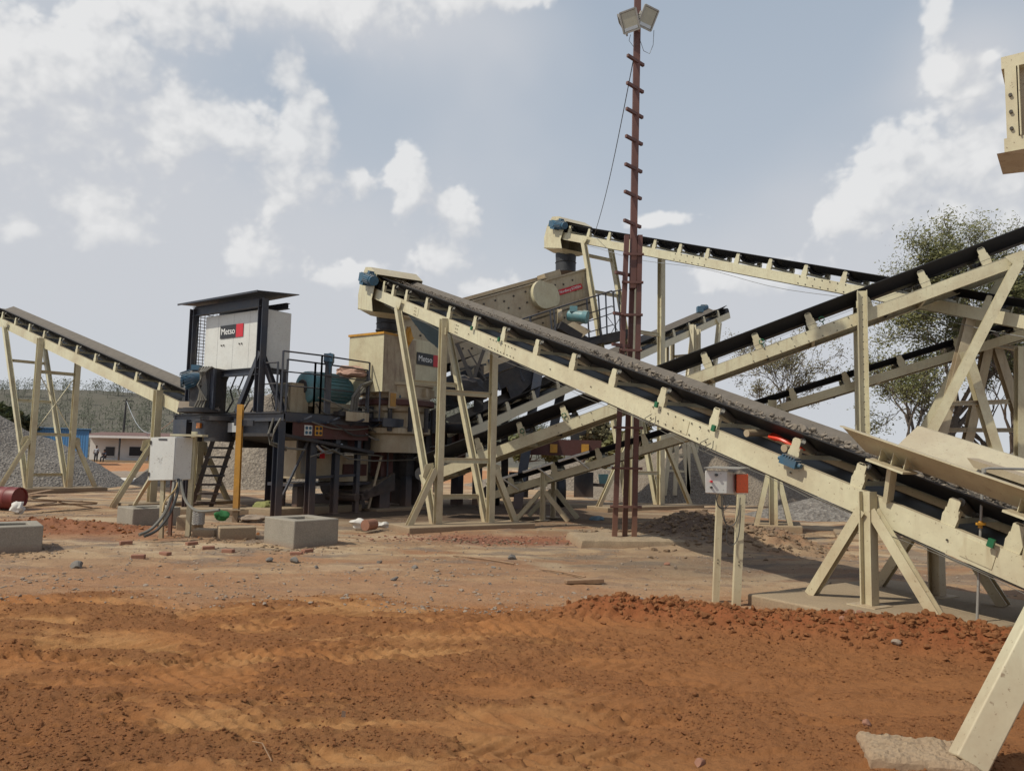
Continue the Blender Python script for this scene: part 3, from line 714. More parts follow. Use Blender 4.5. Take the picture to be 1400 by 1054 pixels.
# ---- conveyor B (big black belt rising right)
B = Conv((0, 19.8), (.937, -.348), (700, 602), (1350, 361))
WB = 1.05
rB = build_conv(B, -2.6, 14.5, WB, 'black-belt conveyor rising from behind the mast to the upper right edge', sh=.27, spacing=1.16, sstart=-2.0, belt='rubber', frame='cream', bh=.24, wing=.44, ihs=1.35)
sB = B.s_at(1181)
twB, LB = tower(rB, B, WB, sB, top=.42, sinc=B.s_at(1392), incw=.19, outr='none', w=.2, struts=(1.2,))
bolts(rB, B, [1.2+.3*i for i in range(4)]+[5.9+.3*i for i in range(8)], (-.04, -.23), r=.014)
b = MB(); f, t_ = LB[0]; 
for i in range(26): c_ = V((f.x, f.y, 1.2+i*.165))-B.n*.101; b.cyl(c_, c_-B.n*.01, .014, 6)
b.build('bolt_row', M['bolt'], twB)
def ring(root, cv, px, h, r=.055, mat='green', lat=-.03):
    q = cv.pt(cv.s_at(px), lat, h); b = MB(); b.tube([q+cv.t*math.cos(a)*r+cv.u*math.sin(a)*r for a in [i*PI/7 for i in range(15)]], .014, 6); b.bar(q-cv.u*r, cv.pt(cv.s_at(px), lat, 0), .03, .01, cv.u)
    b.build('cord_eyelet', M[mat], root)
for px in (717, 774, 1045, 1128): ring(rB, B, px, .13)
b = MB(); pts_ = [B.pt(-2+i*.5, -.05, .10-.02*math.sin(i*PI/3)**2) for i in range(31)]; b.tube(pts_, .004, 4).build('pull_cord', M['hose'], rB)

# ---- conveyor C (top, feeds the screen)
C = Conv((5.06, 24.0), (.565, -.825), (922, 345), (1166, 389))
WC = 1.1
rC = build_conv(C, -6.0, 14.0, WC, 'highest conveyor, descending from the blue motor above the screen to the right', sh=.27, spacing=1.12, sstart=-5.4, belt='rubber', frame='cream_b', bh=.17, wing=.30)
sC = C.s_at(868)
twC, LC = tower(rC, C, WC, sC, top=-.25, sinc=C.s_at(800), outr='cross', zo=2.4, orun=1.5, struts=(1.2, 5.9, 2.4), istruts=(5.9, 7.6, 9.0), w=.19, incw=.16)
bolts(rC, C, [.1+.25*i for i in range(6)]+[4.6+.22*i for i in range(7)], (-.04, -.22), r=.016)
cenC = head_chute(rC, C, -5.9, WC, .75, boot_r=.42)
b = MB(); pts_ = [C.pt(-4+i*.6, -.1, -.33-.12*math.sin(i*PI/9)**2) for i in range(28)]; b.tube(pts_, .008, 4).build('pull_cord', M['zinc'], rC)
# second C tower, trestle on the right
tw = MB().box((P(1340, 640, 16.6).x, 16.6, .06), 1.6, 2.2, .1).build('trestle', M['cream'], rC)
def pl(name, pts, w=.2, mat='cream', par=None, up=V((0, 1, 0))):
    MB().hbeam(pts[0], pts[1], w, w*.8, up, .014).build(name, M[mat], par)
def ext(p, q, z=0.0): # extend p->q down to z
    k = (z-p.z)/(q.z-p.z); return p.lerp(q, k)
for (a, c_, Y0, Y1, mt) in (((1328, 424), (1282, 612), 16.9, 16.5, 'cream_d'), ((1320, 480), (1368, 636), 16.5, 16.4, 'cream'), ((1352, 465), (1318, 625), 17.8, 18.0, 'cream_d'),
                       ((1360, 468), (1402, 600), 17.8, 17.8, 'cream_d'), ((1395, 474), (1395, 636), 17.2, 17.2, 'cream')):
    p = P(*a, Y0); q = P(*c_, Y1); q = ext(p, q, .1); pl('leg', (p, q), .2, mt, tw)
for (a, c_, Y0, Y1) in (((1296, 552), (1378, 549), 16.5, 16.5), ((1292, 588), (1400, 588), 17.9, 17.9), ((1345, 470), (1400, 478), 17.5, 17.5)):
    pl('strut', (P(*a, Y0), P(*c_, Y1)), .12, 'cream_d', tw, V((0, 0, 1)))

# ---- conveyor D (lower thin one)
D = Conv((.90, 20.6), (.951, -.308), (745, 650), (1250, 496))
WD = .95
rD = build_conv(D, -1.6, 12.5, WD, 'low thin conveyor running behind the mast and rising gently to the right trees', sh=.2, spacing=1.2, sstart=-.9, belt='rubber', frame='cream', bh=.15, wing=.22)
tower(rD, D, WD, 0.0, top=.1, outr='along', zo=.75, orun=.7, w=.12)
tower(rD, D, WD, D.s_at(1056), top=.14, outr='along', zo=1.6, orun=.42, w=.2, struts=(1.0,))
b = MB()
for k in range(3):
    a = D.pt(-1.3+k*.95, -.55, .22); c_ = D.pt(-.5+k*.95, -.55, .22); b.cyl(a, c_, .035, 10)
    b.bar(D.pt(-.9+k*.95, -.55, .2), D.pt(-.75+k*.95, -.02, -.15), .05, .03)
b.build('guard_rail', M['white'], rD)
bolts(rD, D, [4.2+.35*i for i in range(6)], (-.04, -.16), r=.014)
# ---- conveyor E (far stockpile one)
E = Conv((-.2, 24.2), (.70, .714), (700, 560), (975, 437))
WE = 1.1
sE = E.s_at(998)
rE = build_conv(E, -1.5, sE, WE, 'distant conveyor climbing away to the sky with a small blue motor on its tip', sh=.27, spacing=1.2, belt='rubberg', frame='cream_f', bh=.15)
tower(rE, E, WE, E.s_at(944), top=.2, outr='cross', zo=2, orun=1.2, w=.2, mat='cream_f')
tower(rE, E, WE, E.s_at(952), top=-.1, sinc=E.s_at(980), outr='none', w=.16, mat='cream_f', struts=(4.2, 6.1), istruts=(6.4,))
m0 = E.pt(sE-1.6, .4, .55); MB().cyl(m0, m0+E.t*.45, .13, 16).box(m0+V((.1, .1, .13)), .16, .16, .16).box(m0-E.t*.1, .25, .3, .26).build('motor', M['bluem'], rE)
for px in (713, 722, 733, 748): pass
# ---- conveyor G (left)
Gc = Conv((-17.1, 28.0), (.778, -.627), (60, 463), (218, 537))
WG = 1.15
rG = build_conv(Gc, -7.1, 9.9, WG, 'conveyor at the far left coming down toward the drive unit of the crusher platform', sh=.33, spacing=1.5, sstart=-6.5, belt='rubberg', frame='cream', bh=.18)
tower(rG, Gc, WG, Gc.s_at(52), top=.0, sinc=Gc.s_at(2), outr='cross', zo=1.9, orun=1.0, struts=(2.1, 4.4), istruts=(5.0, 3.4, .6), xbrace=True, w=.18, incw=.16)
tower(rG, Gc, WG, Gc.s_at(220), top=.1, outr='cross', zo=1.8, orun=1.1, struts=(1.0,), w=.2)
# ------------------------------------------------------------------ footings for towers
def foot(cv, s, W, la, lb, top, mat, label, lat=None, **k):
    c = cv.pt(s, W/2 if lat is None else lat); return slab(rect((c.x, c.y), cv.n, la, lb), top, -.15, mat, label, **k)
foot(A, -.05, WA, 1.62, .55, .12, M['conc2'], 'long flat concrete footing under the splayed legs below the cone crusher conveyor')
foot(A, 10.5, WA, 1.35, 1.2, .13, M['conc2'], 'broad dusty concrete pad under the short trestle beside the red bank')
foot(C, sC+.05, WC, 2.2, .5, .14, M['conc2'], 'low footing far behind the mast under the tallest legs')
foot(D, D.s_at(1056)+.1, WD, .8, .55, .16, M['conc2'], 'small footing under the stout legs behind the control stand')
foot(Gc, Gc.s_at(50), WG, 1.9, .6, .14, M['conc2'], 'footing under the tall legs at the far left gravel heap')
foot(Gc, Gc.s_at(220), WG, 1.6, .55, .14, M['conc2'], 'footing behind the white enclosure under a splayed leg')
sB_ = B.pt(sB, WB/2); slab(rect((sB_.x, sB_.y), B.n, 1.1, .6), .1, -.15, M['conc2'], 'footing under the tall drilled post behind the skirt boards')
def pit_block(px0, py0, px1, pxr, hgt, label, depth=1.0, hollow=True, yf=None):
    # front face from (px0) to (px1) with bottom y; block with recess on top
    a = G(*px0); c = G(*px1); d = (c-a); d.z = 0; L = d.length; d.normalize(); n = V((-d.y, d.x, 0)); n = n if n.y > 0 else -n
    b = MB(); h = hgt; w = .16
    o = [a, c, c+n*depth, a+n*depth]; o = [V((p.x, p.y, -.1)) for p in o]
    if hollow:
        cen = sum(o, V())/4; i_ = [cen+(p-cen)*.55 for p in o]; i_ = [V((p.x, p.y, -.1)) for p in i_]
        up = V((0, 0, h+.1)); ot = [p+up for p in o]; it = [p+up for p in i_]; ib = [p+V((0, 0, h-.15)) for p in i_]
        b.add(o+ot+it+ib, [(0, 3, 2, 1)]+[(k, (k+1) % 4, 4+(k+1) % 4, 4+k) for k in range(4)]+[(4+k, 4+(k+1) % 4, 8+(k+1) % 4, 8+k) for k in range(4)]+[(8+k, 8+(k+1) % 4, 12+(k+1) % 4, 12+k) for k in range(4)]+[(12, 13, 14, 15)])
    else: b.prism(o, (0, 0, h+.1))
    return single('concrete_block', b, M['conc'], label, 'concrete block', 'cast concrete blocks', bevel=.02)
# middle block: near corner at (400,752)
cn = G(399, 750); lf = G(357, 745); rt = G(461, 747)
def block3(cn, lf, rt, hgt, label, mat='conc', hollow=True):
    o = [cn, rt, rt+(lf-cn), lf]; o = [V((p.x, p.y, -.1)) for p in o]; b = MB(); h = hgt
    cen = sum(o, V())/4; up = V((0, 0, h+.1)); ot = [p+up for p in o]
    if hollow:
        i_ = [cen+(p-cen)*.55 for p in o]; it = [p+up for p in i_]; ib = [p+V((0, 0, h-.15)) for p in i_]
        b.add(o+ot+it+ib, [(0, 3, 2, 1)]+[(k, (k+1) % 4, 4+(k+1) % 4, 4+k) for k in range(4)]+[(4+k, 4+(k+1) % 4, 8+(k+1) % 4, 8+k) for k in range(4)]+[(8+k, 8+(k+1) % 4, 12+(k+1) % 4, 12+k) for k in range(4)]+[(12, 13, 14, 15)])
    else: b.prism(o, up)
    return single('concrete_block', b, M[mat], label, 'concrete block', 'cast concrete blocks', bevel=.02)
def cornerblk(px, py, ang, la, lb, hgt, label, **k):
    c = G(px, py); d1 = V((math.cos(ang), math.sin(ang), 0)); d2 = V((-math.sin(ang), math.cos(ang), 0))
    return block3(c, c+d2*lb, c+d1*la, hgt, label, **k)
cornerblk(401, 751, .80, .90, 1.05, .49, 'sharp-edged grey concrete block with a recess on top, standing alone before the platform')
cornerblk(-22, 756, .64, .78, 1.0, .40, 'grey concrete block cut off by the left edge of the photo')
cornerblk(180, 723, .80, 1.0, .9, .42, 'concrete block behind the white enclosure with a hollow top')
for (px, py, ang, la, lb, h, l) in [(299, 739, .45, .66, .45, .24, 'low tan stone block under the yellow jack post'), (240, 726, .2, .45, .5, .3, 'rough block behind the grey cable bundle'), (262, 735, .1, .42, .3, .16, 'pale plinth at the mesh sleeve foot')]:
    cornerblk(px, py, ang, la, lb, h, l, mat='conc2', hollow=False)
for (px, py, n_, sd_) in ((400, 752, 160, .5), (200, 724, 120, .5), (20, 758, 90, .45), (320, 742, 120, .4), (650, 741, 260, .9), (255, 735, 120, .35)):
    g = G(px, py); aa_ = np.random.normal(size=(n_, 2))*np.array([sd_, .28])+np.array([g.x, g.y+.15]); scatter('spilled_soil', aa_, .012+.045*np.random.rand(n_)**3, M['clodt'], 'soil lumps spilled round a concrete block or footing', hi=.05)
# mast footing, leg pad, platform footings
mb = G(853, 745)
def lumpy(cn, la, lb, ang, top, label, seed=0, mat='conc2', bottom=-.12):
    d1 = V((math.cos(ang), math.sin(ang), 0)); d2 = V((-math.sin(ang), math.cos(ang), 0)); b = bmesh.new()
    bmesh.ops.create_grid(b, x_segments=44, y_segments=44, size=1)
    me = bpy.data.meshes.new('pad')
    r = bmesh.ops.extrude_face_region(b, geom=b.faces[:]); 
    for v in [x for x in r['geom'] if isinstance(x, bmesh.types.BMVert)]: v.co.z -= 1
    vs = []
    for v in b.verts:
        x, y = v.co.x, v.co.y; z = top if v.co.z > -.5 else bottom
        k = 1+.045*mnoise.noise(V((x*2.7+seed, y*2.7, seed)))
        if z == top: z += .018*mnoise.noise(V((x*3, y*3, seed+2)))+.014*mnoise.noise(V((x*11, y*11, seed+2)))-.03*max(abs(x), abs(y))**14
        else: k += .08
        vs.append(cn+d1*x*la*k+d2*y*lb*k+V((0, 0, z)))
    fs = [tuple(v.index for v in f.verts) for f in b.faces]; b.verts.index_update(); fs = [tuple(v.index for v in f.verts) for f in b.faces]; b.free()
    m = MB(); m.add(vs, fs)
    return single('concrete_pad', m, M[mat], label, 'concrete pad', smooth=False)
lumpy(V((mb.x+.05, mb.y+.1, 0)), 1.0, .72, .1, .17, 'rough cast concrete pad under the rusty lattice mast', 1)
gp = G(1245, 1040); lumpy(V((gp.x+.04, gp.y+.02, 0)), .28, .2, -.25, .07, 'rough concrete pad in the bottom right corner beside the near leg', 5)
g = G(1330, 880); lumpy(V((g.x, g.y, 0)), .16, .13, .3, .07, 'lump of concrete holding the thin standpipe', 8)

# ------------------------------------------------------------------ rusty lattice mast
Ym = mb.y
mast = thing('lattice_mast', (mb.x, mb.y, 0), 'tall rust-brown ladder mast carrying the floodlights', 'mast')
top_m = P(872, -14, Ym); j0 = P(864, 322, Ym)
def chan(p, q, w, d, mat, name, par): return MB().cbeam(p, q, w, d, V((0, 1, 0)), 1, .012).build(name, M[mat], par)
lowl = [((840, 742), (857, 322), -.06), ((867, 742), (875, 322), -.06), ((854, 738), (866, 322), .10)]
legs = []
for (a, c_, dy) in lowl:
    p = P(*a, Ym+dy); p = V((p.x, p.y, .14)); q = P(*c_, Ym+dy); legs.append((p, q)); chan(p, q, .095, .09, 'rust', 'leg', mast)
def on(l, z): k = (z-l[0].z)/(l[1].z-l[0].z); return l[0].lerp(l[1], k)
b = MB(); z = .55; rb = []
for py in (692, 640, 585, 480, 432, 388, 350):
    z = P(856, py, Ym).z; x0, x1, x2 = (on(l, z) for l in legs)
    e_ = .07 if py > 500 else .02; MB().bar(x0-V((e_, .08, 0)), x1+V((e_, -.08, 0)), .04, .045).cyl(x0-V((e_, .08, 0)), x0-V((e_+.05, .08, 0)), .03, 6).cyl(x1+V((e_, -.08, 0)), x1+V((e_+.05, -.08, 0)), .03, 6).build('rung', M['rust'], mast)
MB().box((mb.x+.05, mb.y+.05, .15), .75, .6, .03).build('base_plate', M['rust'], mast)
p0_ = P(865, 395, Ym-.02); MB().cbeam(p0_, top_m, .13, .12, V((0, 1, 0)), 1, .014).build('pole', M['rust'], mast)
for py in (78, 115, 150, 187, 225, 262, 301):
    c_ = P(869-(py-78)*.02, py+5, Ym-.09); dv = V((.19, .16, -.02)); MB().bar(c_-dv, c_+dv, .055, .06).build('rung', M['rust'], mast)
for py in (376, 431, 473):
    z = P(850, py, Ym).z; x0 = on(legs[0], z); MB().bar(x0+V((-.22, -.16, 0)), x0+V((.15, .10, 0)), .055, .06).build('rung', M['rust'], mast)
def flood(c, fdir, up, label, w=.34, h=.40):
    fdir = V(fdir).normalized(); up = V(up); s = fdir.cross(up).normalized(); u = s.cross(fdir)
    t = thing('floodlight', c, label, 'floodlight', 'floodlights on the mast'); c = V(c)
    pts1 = [c+s*x*w/2+u*y*h/2 for x, y in ((-1, -1), (1, -1), (1, 1), (-1, 1))]; back = [c-fdir*.16+s*x*w*.3+u*y*h*.25 for x, y in ((-1, -1), (1, -1), (1, 1), (-1, 1))]
    b = MB(); b.add(pts1+back, [(0, 1, 5, 4), (1, 2, 6, 5), (2, 3, 7, 6), (3, 0, 4, 7), (4, 5, 6, 7)])
    for (a, e) in ((0, 1), (1, 2), (2, 3), (3, 0)): b.bar(pts1[a], pts1[e], .03, .03, fdir)
    for k in (-.12, -.04, .04, .12): b.boxm(c-fdir*.17+s*k, s*.005, u*h*.22, fdir*.03)
    b.build('housing', M['tin'], t)
    MB().boxm(c-fdir*.005, s*(w/2-.02), u*(h/2-.02), fdir*.004).build('lens', M['glass'], t)
    MB().boxm(c+u*(-h*.36)+fdir*.004, s*(w/2-.03), u*.03, fdir*.004).build('reflector_band', M['zinc'], t)
    MB().bar(c+s*w/2, c+s*w/2-fdir*.2, .03, .01).bar(c-s*w/2, c-s*w/2-fdir*.2, .03, .01).bar(c-s*w/2-fdir*.2, c+s*w/2-fdir*.2, .03, .01).build('bracket', M['dark'], t)
    return t
cf = P(861, 29, Ym-.3); flood(cf, (-.38, -.8, -.42), (-.12, 0, 1), 'left pale floodlight on the mast top, aimed at the camera')
cf = P(886, 25, Ym-.22); flood(cf, (.35, -.75, -.5), (.12, 0, 1), 'right brownish floodlight on the mast top')
cf = P(851, 35, Ym+.25); flood(cf, (-.9, .25, -.5), (-.2, 0, 1), 'third floodlight on the mast top, seen from its dark edge', h=.34)
b = MB(); c0 = P(872, 46, Ym-.1)
b.tube([P(872, 46, Ym), P(880, 70, Ym-.2), P(888, 74, Ym-.2), P(893, 62, Ym-.2), P(894, 42, Ym-.15)], .006, 4)
b.tube([P(862, 48, Ym), P(860, 56, Ym-.2), P(866, 64, Ym-.2), P(871, 60, Ym-.1)], .006, 4)
single('lamp_cable', b, M['hose'], 'thin cable loops hanging under the floodlights', 'cable')
a = P(866, 82, Ym-.1); c_ = C.pt(C.s_at(812), -.1, .1); b = MB(); b.tube([a.lerp(c_, i/12)+V((0, 0, -.35*math.sin(PI*i/12))) for i in range(13)], .010, 4)
single('overhead_wire', b, M['hose'], 'thin wire slanting from the mast down to the highest conveyor', 'wire')
# ------------------------------------------------------------------ crusher platform
K = V((-5.8, 19.4, 0)); pv = V((.82, -.572, 0)); qv = V((.572, .82, 0)); ZV = V((0, 0, 1))
def L(a, b_, z=0.0): return K-pv*a+qv*b_+V((0, 0, z))
def lbox(a0, a1, b0, b1, z0, z1): return MB().boxm((L(a0, b0, z0)+L(a1, b1, z1))/2, pv*(a1-a0)/2, qv*(b1-b0)/2, ZV*(z1-z0)/2)
plat = thing('crusher_platform', K, 'dark steel platform on posts carrying the cabinet, big motor and cone crusher', 'platform')
ZD = 2.68
b = lbox(0, 4.7, 0, 9.0, ZD-.06, ZD)
b.build('deck', M['dark'], plat)
b = MB(); b.cbeam(L(4.8, -.02, ZD-.14), L(-.05, -.02, ZD-.14), .1, .22, ZV, -1); b.cbeam(L(-.02, .06, ZD-.14), L(-.02, 9.0, ZD-.14), .1, .22, ZV, 1)
b.cbeam(L(4.75, 0, ZD-.14), L(4.75, 9, ZD-.14), .1, .22, ZV, 1)
b.build('edge_beam', M['navy'], plat)
# chassis beams below (long)
b = lbox(.35, .55, 1.2, 9.2, 1.75, 2.5); b.build('chassis_beam', M['maroon'], plat); lbox(2.6, 2.8, .8, 9.2, 1.75, 2.5).build('chassis_beam', M['dark'], plat)
lbox(.3, .34, 2.2, 8.8, 2.44, 2.52).build('chassis_flange', M['dark'], plat)
for bb in (.9, 1.8, 2.4, 3.3, 4.2, 5.1, 6.0, 7.0, 8): MB().boxm(L(.30, bb, 2.1), pv*.03, qv*.12, ZV*.33).build('stiffener', M['dark'], plat)
for bb, zz in ((.75, 2.3), (1.1, 2.3)): pass
# gooseneck under the cabinet
lbox(.7, 4.3, .15, .55, 2.08, 2.50).build('front_bolster', M['navy'], plat)
b = MB(); b.prism([L(2.7, .1, 2.05), L(-.02, .1, 2.05), L(-.3, 3, 1.65), L(2.4, 3, 1.7)], (0, 0, .08)); b.build('belly_plate', M['dark'], plat)
b = MB(); b.cyl(L(2.5, -.05, 2.45), L(2.5, -.05, 1.9), .38, 20); b.cyl(L(2.5, -.05, 2.56), L(2.5, -.05, 2.45), .5, 20); b.build('king_pin_drum', M['dark'], plat)
lbox(1.75, 2.15, -.06, -.04, 2.15, 2.40).build('data_plate', M['grey'], plat)
for aa in (3.25, 2.85): lbox(aa, aa+.16, -.16, -.10, 2.26, 2.40).build('lamp', M['amber'], plat)
lbox(2.7, 3.7, -.1, -.02, 2.05, 2.46).build('lamp_panel', M['navy'], plat)
lbox(3.95, 4.6, -.12, .4, 1.9, 2.5).build('bracket_box', M['navy'], plat)
# red side panels with warning signs
lbox(-.04, .0, .35, 3.0, 2.02, 2.48).build('side_panel', M['maroon'], plat)
for (b0, b1, mt) in ((1.05, 1.30, 'yellow'), (.7, .95, 'white')):
    s = lbox(-.06, -.045, b0, b1, 2.10, 2.36).build('warning_sign', M[mt], plat)
    bb = MB()
    for kx in (-.06, .06):
        for kz in (-.06, .06): bb.cyl(L(-.062, (b0+b1)/2+kx, 2.23+kz), L(-.068, (b0+b1)/2+kx, 2.23+kz), .045, 10)
    bb.build('sign_symbol', M['bluem'] if mt == 'white' else M['black'], s)
s = lbox(-.06, -.045, 3.75, 3.9, 2.0, 2.3).build('warning_sign', M['yellow'], plat); lbox(-.072, -.06, 3.79, 3.86, 2.06, 2.24).build('sign_symbol', M['black'], s)
# posts
for (aa, bb, w, mt) in ((0.05, 0, .2, 'navy'), (.1, 1.1, .2, 'navy'), (.1, 1.95, .16, 'navy'), (.1, 2.75, .13, 'navy'), (4.1, .1, .16, 'navy'), (2.2, 1.6, .35, 'navy'), (1.9, 1.6, .2, 'navy')):
    b = MB().hbeam(L(aa, bb, .03), L(aa, bb, ZD-.25), w, w, pv, .016); b.boxm(L(aa, bb, .02), pv*w*.8, qv*w*.8, ZV*.015); b.build('post', M[mt], plat)
for (aa, bb, w, d) in ((.15, 3.75, .42, .5), (.15, 4.85, .32, .34), (2.4, 4.0, .4, .4), (.2, 7.4, .36, .4), (2.4, 7.4, .36, .4)):
    lbox(aa, aa+w, bb, bb+d, 1.0, 2.45).build('column', M['maroon'] if w > .35 else M['dark'], plat); lbox(aa+.04, aa+w-.04, bb+.04, bb+d-.04, .02, 1.02).build('jack_foot', M['navy'], plat)
# handrails
def rail(pts, z0, zt, zm, n, nm='handrail', r=.022):
    b = MB(); tops = [p+V((0, 0, zt)) for p in pts]; b.tube(tops, r, 8); b.tube([p+V((0, 0, zm)) for p in pts], r*.8, 8)
    for i in range(len(pts)-1):
        for k in range(n+1):
            p = pts[i].lerp(pts[i+1], k/n); b.bar(p+V((0, 0, z0)), p+V((0, 0, zt)), .045, .045)
    return b.build(nm, M['navy'], plat)
rail([L(.05, .15), L(-.02, 1.0), L(-.02, 2.9)], ZD, 4.02, 3.35, 1)
rail([L(.05, .0), L(-.15, 1.1), L(-.15, 2.85)], ZD, 4.22, 3.7, 1)
rail([L(.9, .05), L(.3, .05)], ZD, 3.95, 3.4, 1)
rail([L(-.5, 2.95), L(-.5, 6.6)], ZD-.1, 3.72, 3.2, 2)
MB().prism([L(.0, 1.35, ZD), L(.0, 1.55, ZD), L(.0, 1.55, 4.0), L(.0, 1.62, 4.1), L(.0, 1.28, 4.1), L(.0, 1.35, 4.0)], pv*.05).build('lifting_post', M['navy'], plat)
# walkway along crusher
lbox(-.62, .0, 2.95, 7.0, ZD-.12, ZD-.04).build('walkway', M['navy'], plat)
lbox(-.66, -.62, 2.95, 7.0, ZD-.26, ZD-.02).build('kick_plate', M['navy'], plat)
lbox(-.25, 0, 1.7, 2.9, ZD-.02, ZD+.10).build('grating_box', M['dark'], plat)
b = lbox(-.3, -.28, 1.9, 2.75, ZD-.15, ZD+.10); b.build('tread_plate', M['cream_d'], plat)
b = MB().cyl(L(3.6, 1, 1.9), L(3.6, 1, ZD), .1, 12)
b.build('pipe', M['dark'], plat)
# access ladder
lp0 = G(275, 694); lp1 = P(308, 592, 21.6)
lad = MB(); dvv = (lp1-lp0); side = V((.17, .04, 0)).normalized()*.52
for sg in (-.5, .5): lad.bar(lp0+side*sg*2*.5, lp1+side*sg*2*.5, .03, .12, V((1, 0, 0)))
lo_ = lad.build('access_ladder', M['dark'], plat)
for i in range(8):
    c_ = lp0.lerp(lp1, (i+.6)/8.2); MB().boxm(c_, side*.5, V((-.12, .05, 0)), ZV*.03).build('tread', M['dark'], lo_)
# railing leaning parallel to ladder
MB().tube([lp0+V((.38, 0, .2)), lp0.lerp(lp1, .5)+V((.40, 0, .55)), lp1+V((.35, 0, .5))], .02, 6).build('stair_rail', M['dark'], plat)
# yellow jack
g = G(322, 712); jk = thing('jack_post', (g.x, g.y, .2), 'yellow jack post standing upright at the platform corner', 'jack post')
tp = P(329, 553, g.y); b = MB().cbeam(V((g.x, g.y, .30)), tp, .13, .12, V((0, 1, 0)), 1, .012); b.build('yellow_channel', M['yellow'], jk)
MB().box((g.x, g.y, .12), .13, .13, .36).box((g.x, g.y, .26), .3, .3, .02).build('foot', M['conc2'], jk)
MB().box((P(333, 578, g.y).x, g.y+.05, P(333, 578, g.y).z), .45, .12, .14).build('clamp', M['navy'], jk)
# ---------------- cabinet
cab = thing('control_cabinet', L(2.5, .1, ZD), 'large pale switchgear cabinet in a dark frame under a flat canopy', 'cabinet')
cb = lbox(.98, 3.66, .12, .95, 3.86, 5.42).build('housing', M['white'], cab, bevel=.015)
b = MB()
for aa in (1.65, 2.35, 3.05): b.boxm(L(aa, .118, 4.64), pv*.002, qv*.002, ZV*.76)
b.build('door_seam', M['grey'], cb)
b = MB()
for aa, zz in ((1.95, 4.55), (2.05, 4.55), (2.75, 4.55), (2.85, 4.55)): b.cyl(L(aa, .115, zz), L(aa, .09, zz), .02, 8)
b.build('door_latch', M['bolt'], cb)
badge(cab, L(2.42, .105, 4.92), pv, ZV, 1.02, .36, 'Metso', redfrac=.30, tsize=.25)
for aa in (.95, 4.05):
    MB().hbeam(L(aa, 0, ZD), L(aa, 0, 5.66), .19, .19, pv, .02).build('post', M['navy'], cab)
for (p_, q_, w_, h_) in ((L(.95, 0, 5.58), L(4.05, 0, 5.58), .15, .26), (L(.95, 0, 3.74), L(4.05, 0, 3.74), .14, .18), (L(.95, .8, 5.6), L(4.05, .8, 5.6), .12, .16), (L(.95, 0, 3.78), L(.95, .8, 3.78), .12, .14)): MB().hbeam(p_, q_, w_, h_, ZV).build('cross_beam', M['navy'], cab)
b = MB().prism([L(4.35, -.35, 5.76), L(.75, -.35, 5.78), L(.45, .75, 5.84), L(4.1, 1.0, 5.84)], (0, 0, .02)); b.bar(L(4.35, -.35, 5.76), L(.75, -.35, 5.78), .02, .05); b.build('canopy', M['navy'], cab)
MB().hbeam(L(.95, 0, 4.25), L(1.75, -.05, ZD), .13, .13, qv).build('brace', M['navy'], cab); MB().hbeam(L(.95, .05, 4.15), L(.45, .4, ZD), .13, .13, qv).build('brace', M['navy'], cab)
for aa in (4.05,): MB().hbeam(L(aa, .8, ZD), L(aa, .8, 5.6), .12, .12, pv).build('rear_post', M['navy'], cab)
b = MB()
for i in range(26): b.bar(L(4.17+.0, .0, 3.2+i*.095), L(4.17, .8, 3.2+i*.095), .012, .018)
for i in range(7): b.bar(L(4.17, .02+i*.13, 3.15), L(4.17, .02+i*.13, 5.65), .012, .018, qv)
b.build('mesh_panel', M['tin'], cab)
b = MB()
for i in range(9): b.bar(L(3.85+.05*(i % 2), .0, 4.0+i*.15), L(3.85+.05*((i+1) % 2), .0, 4.15+i*.15), .02, .02)
b.build('cable_chain', M['dark'], cab)
# things under cabinet: hose clutter
b = MB()
for k in range(6):
    a0 = 1.3+.35*k; b.tube([L(a0, .3, 3.75), L(a0+.12, .2, 3.3), L(a0-.1, .15, 3.0), L(a0+.1, .1, ZD)], .025, 6)
single('cable_bundle', b, M['hose'], 'black hoses hanging beneath the pale cabinet', 'cables')
hu = thing('hydraulic_unit', L(.75, .9, ZD), 'cluttered dark hydraulic unit standing behind the cabinet brace', 'hydraulic unit')
lbox(.55, 1.15, .7, 1.3, ZD, 3.5).build('tank', M['cream_d'], hu); MB().cyl(L(.95, .75, 3.5), L(.95, .75, 3.85), .10, 12).build('pump', M['dark'], hu)
b = MB()
for k in range(8): b.tube([L(.5+.08*k, .6, ZD+.1), L(.45+.09*k, .5, 3.1), L(.6+.05*k, .65, 3.45)], .02, 5)
b.build('hose', M['hoseg'], hu)
rail_ = MB()
# ---------------- drive unit at the left end
dcu = P(283, 522, 20.9)
du = thing('drive_unit', (dcu.x, dcu.y, ZD), 'dark boxy drive unit with looping hoses at the platform left end', 'drive unit')
def dbox(c, w, d, h, ang=-.45): return MB().box(c, w, d, h, ang)
dbox((dcu.x+.05, dcu.y, ZD+.62), .72, .62, 1.14).build('casing', M['dark'], du, bevel=.02)
dbox((dcu.x+.25, dcu.y-.36, ZD+.60), .30, .08, 1.1).build('side_cover', M['navy'], du)
MB().cyl((dcu.x-.05, dcu.y-.1, ZD-.02), (dcu.x-.05, dcu.y-.1, ZD+.05), .62, 24).cyl((dcu.x-.05, dcu.y-.1, ZD+.05), (dcu.x-.05, dcu.y-.1, ZD+.10), .5, 24).build('flange', M['dark'], du)
m0 = P(251, 521, 20.7); m1 = P(266, 516, 20.7)
b = MB().cyl(m0, m1+V((.05, .15, 0)), .23, 20); b.cyl(m1, m1+V((.3, .12, .02)), .16, 16); b.box(m1+V((.02, .05, .27)), .22, .2, .14); b.cyl(m0-V((.06, .02, 0)), m0, .18, 20)
